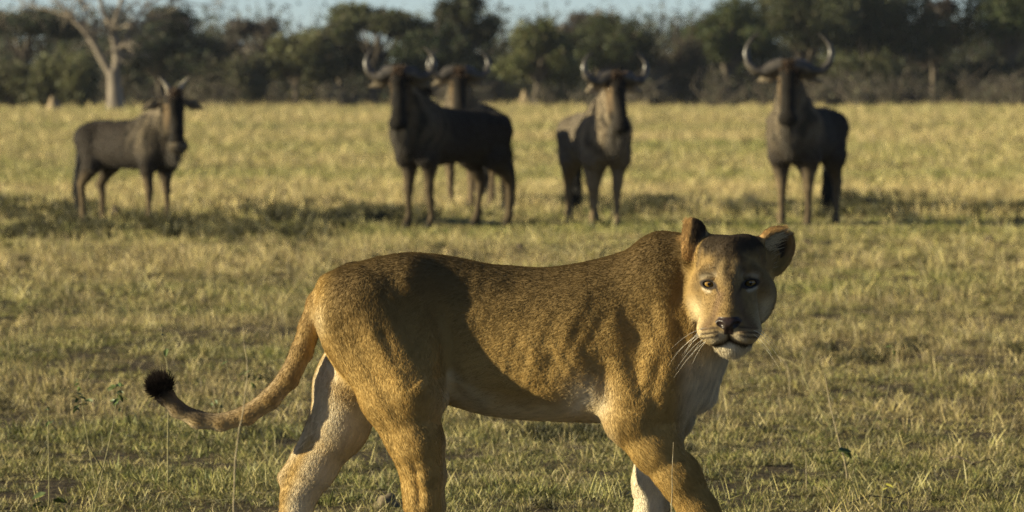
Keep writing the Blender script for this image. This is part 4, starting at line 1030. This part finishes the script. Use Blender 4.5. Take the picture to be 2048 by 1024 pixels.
    me = mesh_from('wildebeest', V, Q, m_hide); set_color(me, 'tint', np.clip(c, 0.006, 0.6))
    o = link(bpy.data.objects.new('wildebeest', me)); Y = ground_y(py); p = ray(px, py, Y); o.location = (p.x, Y, 0)
    o.rotation_euler = (0, 0, R(heading)); o.scale = [scale] * 3; tag(o, label, 'wildebeest', 'wildebeest standing on the plain')
    for s in (-1, 1):
        if young: pts = [(0.02, .05, .02), (0.01, .065, .10), (0.0, .095, .16), (0.0, .155, .235)]; rd = (.034, .028, .020, .006)
        else: pts = [(0.03, .05, .035), (0.03, .14, .015), (0.03, .24, -.035), (0.02, .33, -.02), (0.01, .395, .05), (0.0, .415, .15), (-.01, .395, .23), (-.02, .34, .30), (-.02, .28, .345)]; rd = (.074, .070, .057, .045, .036, .028, .021, .014, .004)
        V_, F_ = tube([F.to_world(np.array([(a, b * s * (hs if b > .2 else 1), c_ * hs)]))[0] for a, b, c_ in pts], rd, 10)
        link(bpy.data.objects.new('horn', mesh_from('horn', np.array(V_), np.array(F_), m_yhorn if young else m_horn)), o)
        e = link(bpy.data.objects.new('eye', eye_ball), o); e.location = F.to_world(np.array([(0.085, .083 * s, -0.12)]))[0]; e.scale = [0.02] * 3
    def hairs(name, a, d, L_, col, rad, n, swing=0.2):
        a = np.asarray(a, np.float32); d = unit(np.asarray(d, np.float32) + r.normal(0, swing, (n, 3)).astype(np.float32)); L_ = np.asarray(L_, np.float32)
        S = np.stack([a + d * (t * L_)[:, None] - np.array((0, 0, 1), np.float32) * (0.35 * t * t * L_)[:, None] for t in (0, .33, .67, 1)], 1)
        kcol = np.array(col) * r.uniform(0.6, 1.4, (n, 1)); ob = link(curves_obj(name, S, np.array((1, 1, .8, .2)) * rad, m_whair, kcol), o); return ob
    T_ = np.concatenate([Q[:, [0, 1, 2]], Q[:, [0, 2, 3]]]); n = 26000                  # rough coat
    ar = np.linalg.norm(np.cross(V[T_[:, 1]] - V[T_[:, 0]], V[T_[:, 2]] - V[T_[:, 0]]), axis=1); cs = np.cumsum(ar)
    ti = T_[np.minimum(np.searchsorted(cs, r.random(n) * cs[-1]), len(T_) - 1)]; w_ = r.dirichlet((1, 1, 1), n).astype(np.float32)
    p_ = (V[ti] * w_[:, :, None]).sum(1); n_ = unit((N[ti] * w_[:, :, None]).sum(1)); c2 = (c[ti] * w_[:, :, None]).sum(1) * r.uniform(0.6, 1.45, (n, 1))
    d_ = np.array((-0.5, 0, -0.85), np.float32); d_ = unit(d_ - (n_ @ d_)[:, None] * n_ + r.normal(0, 0.2, (n, 3)).astype(np.float32))
    l_ = (r.uniform(.02, .045, n) * (1 + 0.9 * smooth01(p_[:, 0], 0.2, 0.5) * smooth01(p_[:, 2], .8, 1.0)) * np.where(p_[:, 2] < .6, 0.4, 1) * 1.0).astype(np.float32) * (0.62 - 0.50 * (((hd + earw)[ti] * w_).sum(1) > 0.15)).astype(np.float32)
    S = np.stack([p_ + d_ * (t_ * l_)[:, None] + n_ * (0.35 * l_ * t_ * (1 - 0.6 * t_))[:, None] for t_ in (0, .5, 1)], 1)
    cf = link(curves_obj('coat', S, np.array((.0022, .002, .0005)), m_whair, np.clip(c2, .006, .5)), o); tag(cf, kind='stuff')
    n = 2400; t = r.random(n)                                             # mane along the crest of the neck
    crest0 = np.array((0.30, 0, 1.33)); crest1 = poll + np.array((-0.08 * math.cos(hy), -0.08 * math.sin(hy), -0.06))
    a = crest0 + (crest1 - crest0) * t[:, None] + np.stack([r.normal(0, .02, n), r.normal(0, .018, n), 0.02 * np.sin(t * 3.1)], 1)
    hairs('mane', a, (-0.35, 0, 0.8), r.uniform(.06, .13, n), (0.04, 0.032, 0.026), .0030, n, 0.35)
    n = 1700; t = r.random(n)                                              # beard under the throat
    b0 = F.to_world(np.array([(0.07, 0, -0.40)]))[0]; b1 = np.array((0.62, 0, 1.0)); a = b0 + (b1 - b0) * t[:, None] + r.normal(0, .016, (n, 3))
    hairs('beard', a, (0, 0, -1), r.uniform(.10, .24, n), (0.07, 0.057, 0.042), .0035, n, 0.18)
    n = 520; a = F.to_world(np.stack([r.uniform(0.03, .12, n), r.normal(0, .035, n), r.uniform(-.12, .06, n)], 1))   # forehead tuft
    hairs('forelock', a, (0.2 * math.cos(hy), 0.2 * math.sin(hy), 1.0), r.uniform(.04, .09, n), (0.085, 0.05, 0.028), .0035, n, 0.4)
    n = 700; a = np.array((-.835, 0, .80)) + np.stack([r.normal(0, .012, n), r.normal(0, .015, n), r.uniform(-.22, .02, n)], 1)
    hairs('tail_tuft', a, (-0.03, 0, -1), r.uniform(.18, .36, n), (0.016, 0.014, 0.013), .004, n, 0.10)
    return o
wildebeest('young wildebeest with short straight horns, standing alone at the far left', 262, 451, -41, -76, 0.9, True, ((0.0, 0.05), (-0.02, 0.05)), 0.58, 51, -0.07)
wildebeest('large dark wildebeest side on with rump to the right, left of centre', 897, 456, 224, 266, 1.0, False, ((0.02, -0.06), (0.10, -0.10)), 0.48, 52)
wildebeest('wildebeest half hidden behind the large dark one, only head and legs showing', 939, 417, 258, 275, 1.0, False, ((0, 0.04), (0, 0)), 0.72, 53, 0.0)
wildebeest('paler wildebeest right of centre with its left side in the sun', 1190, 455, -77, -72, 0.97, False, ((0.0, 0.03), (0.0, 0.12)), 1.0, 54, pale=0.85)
wildebeest('rightmost wildebeest facing the camera with wide horns, above the lioness head', 1612, 458, -108, -95, 1.02, False, ((0.03, -0.03), (0.08, -0.04)), 0.7, 55, 0.03, hs=1.0)
lap('wildebeest')
# ------------------------------------------------------------------ single weeds, twigs, clods and dung on the plain
def stem_mat(name, a, b, rough=0.8):
    global nn, ll, tc
    m, nn, ll, bs = new_mat(name); tc = nn.new('ShaderNodeTexCoord'); c_, f_ = noise_ramp(40, 3, [(0.35, a), (0.65, b)]); ll.new(c_, bs.inputs['Base Color']); bs.inputs['Roughness'].default_value = rough; return m
m_stem = stem_mat('weed_stem', (0.16, 0.15, 0.06), (0.28, 0.24, 0.11)); m_dry = stem_mat('dry_stem', (0.24, 0.19, 0.10), (0.40, 0.33, 0.20))
m_wleaf = stem_mat('weed_leaf', (0.045, 0.075, 0.018), (0.10, 0.13, 0.035), 0.5); m_yleaf = stem_mat('yellow_leaf', (0.26, 0.26, 0.04), (0.40, 0.36, 0.07), 0.5)
m_dung = stem_mat('dung', (0.035, 0.026, 0.018), (0.085, 0.062, 0.04), 0.95); m_clod = stem_mat('earth_clod', (0.07, 0.054, 0.032), (0.20, 0.155, 0.092), 0.95)
leaf_v = np.array([(0, 0, 0), (0.28, 0.20, 0.05), (0.62, 0.19, 0.07), (1, 0, -0.06), (0.62, -0.19, 0.07), (0.28, -0.20, 0.05), (0.5, 0, -0.03)], float)
leaf_f = np.array([(0, 6, 2, 1), (6, 3, 2, 2), (0, 5, 4, 6), (6, 4, 4, 3)])
def leaf_mesh(mat):
    bm = bmesh.new(); vv = [bm.verts.new(v) for v in leaf_v]
    for f in ((0, 6, 1), (1, 6, 2), (2, 6, 3), (3, 6, 4), (4, 6, 5), (5, 6, 0)): bm.faces.new([vv[i] for i in f])
    me = bpy.data.meshes.new('leaf'); bm.to_mesh(me); bm.free(); me.materials.append(mat); return me
lm_green, lm_yellow = leaf_mesh(m_wleaf), leaf_mesh(m_yleaf)
def plant(name, label, Y, stems, leaves=(), mat=None, leaf=None, cat='weed', rad=0.0034, grounded=True):
    """stems: picture paths from the base up; the base is carried down to the ground"""
    r = np.random.default_rng(int(stems[0][0][0])); gp = HORIZON + CAM_H * FPX / Y
    b = ray(stems[0][0][0], gp, Y); root = link(bpy.data.objects.new(name, None)); root.location = (b.x, Y, float(terrain(b.x, Y))); tag(root, label, cat)
    org = np.array(root.location)
    for k, path in enumerate(stems):
        P_ = [np.array(ray(px, py, Y + 0.03 * i * (-1) ** k)) - org for i, (px, py) in enumerate(path)]
        if k == 0 and grounded: P_.insert(0, np.array((0, 0, -0.02)))
        # round the corners
        Q_ = []
        for i in range(len(P_) - 1):
            for t in (0, 0.5): Q_.append(P_[i] + (P_[i + 1] - P_[i]) * t + (r.normal(0, 0.0018, 3) if t else 0))
        Q_.append(P_[-1]); n = len(Q_)
        V_, F_ = tube(Q_, [rad * (1.0 - 0.6 * i / (n - 1)) for i in range(n)], 6)
        link(bpy.data.objects.new('stem', mesh_from('stem', np.array(V_), np.array(F_), mat or m_stem)), root)
    for (px, py, sz) in leaves:
        o = link(bpy.data.objects.new('leaf', leaf or lm_green), root); o.location = np.array(ray(px, py, Y + r.uniform(-.02, .02))) - org
        s = 1.6 * sz * Y / FPX; o.scale = (s, s, s); o.rotation_euler = (r.uniform(-0.9, 0.9), r.uniform(-0.2, 0.9), r.uniform(0, 6.28))
def cluster(px, py, h, n, sz, seed):
    r = np.random.default_rng(seed); return [(px + r.normal(0, 7), py + r.uniform(0, h), sz * r.uniform(0.5, 1.2)) for i in range(n)]
plant('weed', 'thin weed stem with one leaf rising behind the tail tuft', ground_y(985), [[(336, 850), (338, 755), (330, 700), (318, 628)]], [(333, 697, 16), (340, 700, 14), (334, 740, 8), (326, 668, 7), (322, 648, 6)])
plant('weed', 'weed with leafy top just left of the tail tuft', ground_y(1030), [[(186, 1010), (208, 930), (226, 850), (238, 760)], [(206, 940), (176, 890), (168, 870)]], cluster(238, 758, 60, 16, 13, 1) + [(250, 772, 18)])
plant('weed', 'weed with yellowing buds, second from the left edge', ground_y(985), [[(190, 960), (174, 870), (164, 800), (152, 752)]], cluster(158, 755, 62, 15, 12, 2) + [(170, 800, 14)])
plant('weed', 'straight weed with small leaves nearest the left edge', ground_y(1022), [[(98, 1000), (97, 900), (96, 812)]], [(103, 846, 16), (98, 842, 10), (95, 820, 9), (94, 812, 8), (80, 900, 9), (92, 985, 20), (104, 1000, 22), (84, 1004, 18), (98, 1015, 20), (112, 992, 15)])
plant('dry_stalk', 'pale blurred dry stalk crossing in front of the tail', 13.6, [[(467, 1010), (470, 920), (478, 860), (490, 790), (494, 720), (487, 655)]], mat=m_dry, cat='stalk', rad=0.0022)
plant('weed', 'spindly weed with small leaves behind the middle of the tail', ground_y(890), [[(478, 850), (470, 800), (455, 740), (447, 690)], [(432, 850), (445, 790), (452, 760)]], [(456, 722, 12), (448, 722, 11), (430, 800, 9), (436, 810, 9), (422, 806, 8)])
plant('weed', 'short leafy weed inside the curve of the tail', ground_y(860), [[(505, 830), (503, 780), (506, 730)]], cluster(504, 735, 50, 9, 13, 3))
plant('twig', 'bare forked twig leaning left, right of the lioness chest', ground_y(885), [[(1664, 862), (1640, 815), (1616, 775), (1601, 738), (1584, 724), (1556, 712)], [(1603, 742), (1606, 720), (1612, 703)]], mat=m_stem, cat='twig', rad=0.0036)
plant('weed', 'dry stemmed weed with green leaves at its foot right of the lioness', ground_y(968), [[(1694, 950), (1680, 890), (1660, 810), (1650, 748)]], [(1676, 898, 17), (1690, 902, 16), (1704, 903, 20), (1672, 902, 15), (1708, 908, 14)], mat=m_dry, rad=0.0036)
plant('weed', 'slender green stem bending right, rightmost of the tall weeds', ground_y(892), [[(1733, 872), (1758, 830), (1774, 790), (1784, 750), (1785, 690)]], [(1784, 692, 9), (1786, 700, 8), (1787, 738, 8), (1789, 752, 7)])
plant('dry_stalk', 'curled dry grass stalk just right of the lioness chin', ground_y(800), [[(1580, 790), (1579, 765), (1577, 742), (1570, 722), (1556, 714)], [(1577, 745), (1574, 730), (1562, 722)]], mat=m_dry, cat='stalk', rad=0.0030)
plant('dry_stalk', 'straight pale stalk standing in front of the lioness foreleg', 16.6, [[(1343, 1010), (1344, 950), (1347, 884)]], mat=m_dry, cat='stalk', rad=0.0020)
plant('dry_stalk', 'short pale stalk standing right of the foreleg', ground_y(985), [[(1613, 960), (1612, 925), (1609, 905)]], mat=m_dry, cat='stalk', rad=0.0022)
plant('weed', 'low weed with a yellow leaf near the bottom right', ground_y(1020), [[(1764, 1000), (1768, 975), (1772, 960)]], [(1770, 968, 13), (1775, 975, 8), (1768, 1006, 9)], leaf=lm_yellow)
plant('weed', 'thin pale weed stem in front of the far hind leg', 18.4, [[(612, 1010), (628, 960), (656, 905)]], [(640, 930, 9), (622, 985, 12), (616, 1000, 13)], mat=m_dry, rad=0.0018)
def lump(name, label, px, py, w, h, mat, cat, seed, group=None, twist=0.3):
    r = np.random.default_rng(seed); Y = ground_y(py); u = Y / FPX; bm = bmesh.new(); bmesh.ops.create_icosphere(bm, subdivisions=3, radius=1.0); ph = r.uniform(0, 6, 8)
    for v in bm.verts:
        c = v.co.copy(); k = 1 + twist * math.sin(3.1 * c.x + ph[0]) * math.sin(3.7 * c.y + ph[1]) + 0.6 * twist * math.sin(6.5 * c.z + ph[2] + 4 * c.x) + 0.3 * twist * math.sin(11 * c.y + ph[3] + 7 * c.z)
        v.co = Vector((c.x * k * w * u / 2, c.y * k * w * u / 2, max(c.z, -0.25) * k * h * u))
    for f in bm.faces: f.smooth = True
    me = bpy.data.meshes.new(name); bm.to_mesh(me); bm.free(); me.materials.append(mat)
    o = link(bpy.data.objects.new(name, me)); p = ray(px, py, Y); o.location = (p.x, Y, float(terrain(p.x, Y))); tag(o, label, cat, group)
lump('earth_clod', 'pale crumbly clod of earth between the hind legs of the lioness', 774, 1036, 52, 30, m_clod, 'clod', 7, twist=0.2)
lump('dung_pile', 'dark dung pile just right of the lioness ear', 1616, 494, 26, 16, m_dung, 'dung', 2, 'dung piles on the plain')
lump('dung_pile', 'flatter dung pile, second right of the lioness ear', 1652, 492, 30, 11, m_dung, 'dung', 3, 'dung piles on the plain')
lump('dung_pile', 'dark dung pile near the right edge of the picture', 1977, 490, 22, 16, m_dung, 'dung', 4, 'dung piles on the plain')
lump('dung_pile', 'dark dung pile above the middle of the lioness back', 1042, 510, 30, 13, m_dung, 'dung', 5, 'dung piles on the plain')
lump('earth_lump', 'dark lump between the feet of the young wildebeest', 230, 430, 22, 20, m_dung, 'lump', 6)
def stick(name, label, pts, rad):
    P_ = []
    for px, py in pts:
        Y = ground_y(py); p = ray(px, py, Y); P_.append(np.array((p.x, Y, float(terrain(p.x, Y)) + 0.02 + 0.02 * (len(P_) % 2))))
    org = P_[0].copy(); V_, F_ = tube([p - org for p in P_], [rad] * (len(P_) - 1) + [rad * 0.4], 6)
    o = link(bpy.data.objects.new(name, mesh_from(name, np.array(V_), np.array(F_), m_dung))); o.location = org; tag(o, label, 'stick')
stick('fallen_stick', 'thin dark stick lying in the grass near the bottom right', [(1690, 1020), (1740, 1010), (1790, 1004), (1822, 998)], 0.0026)
stick('fallen_stick', 'dark crooked stick lying near the right edge', [(1880, 930), (1915, 932), (1945, 938), (1985, 936)], 0.005)
lap('small things')
# ------------------------------------------------------------------ thin dusty air
bm = bmesh.new(); bmesh.ops.create_cube(bm, size=1.0); me = bpy.data.meshes.new('haze'); bm.to_mesh(me); bm.free()
m_haze = bpy.data.materials.new('haze'); m_haze.use_nodes = True; hn_ = m_haze.node_tree.nodes; hn_.remove(hn_['Principled BSDF'])
pv = hn_.new('ShaderNodeVolumePrincipled'); pv.inputs['Density'].default_value = 0.00009; pv.inputs['Color'].default_value = (0.80, 0.88, 1.0, 1); pv.inputs['Anisotropy'].default_value = 0.2
m_haze.node_tree.links.new(pv.outputs[0], hn_['Material Output'].inputs['Volume']); me.materials.append(m_haze)
haze = link(bpy.data.objects.new('haze', me)); haze.location = (0, 2080, 6.5); haze.scale = (5400, 4500, 15); tag(haze, 'thin dusty evening air over the plain', 'haze', kind='stuff')
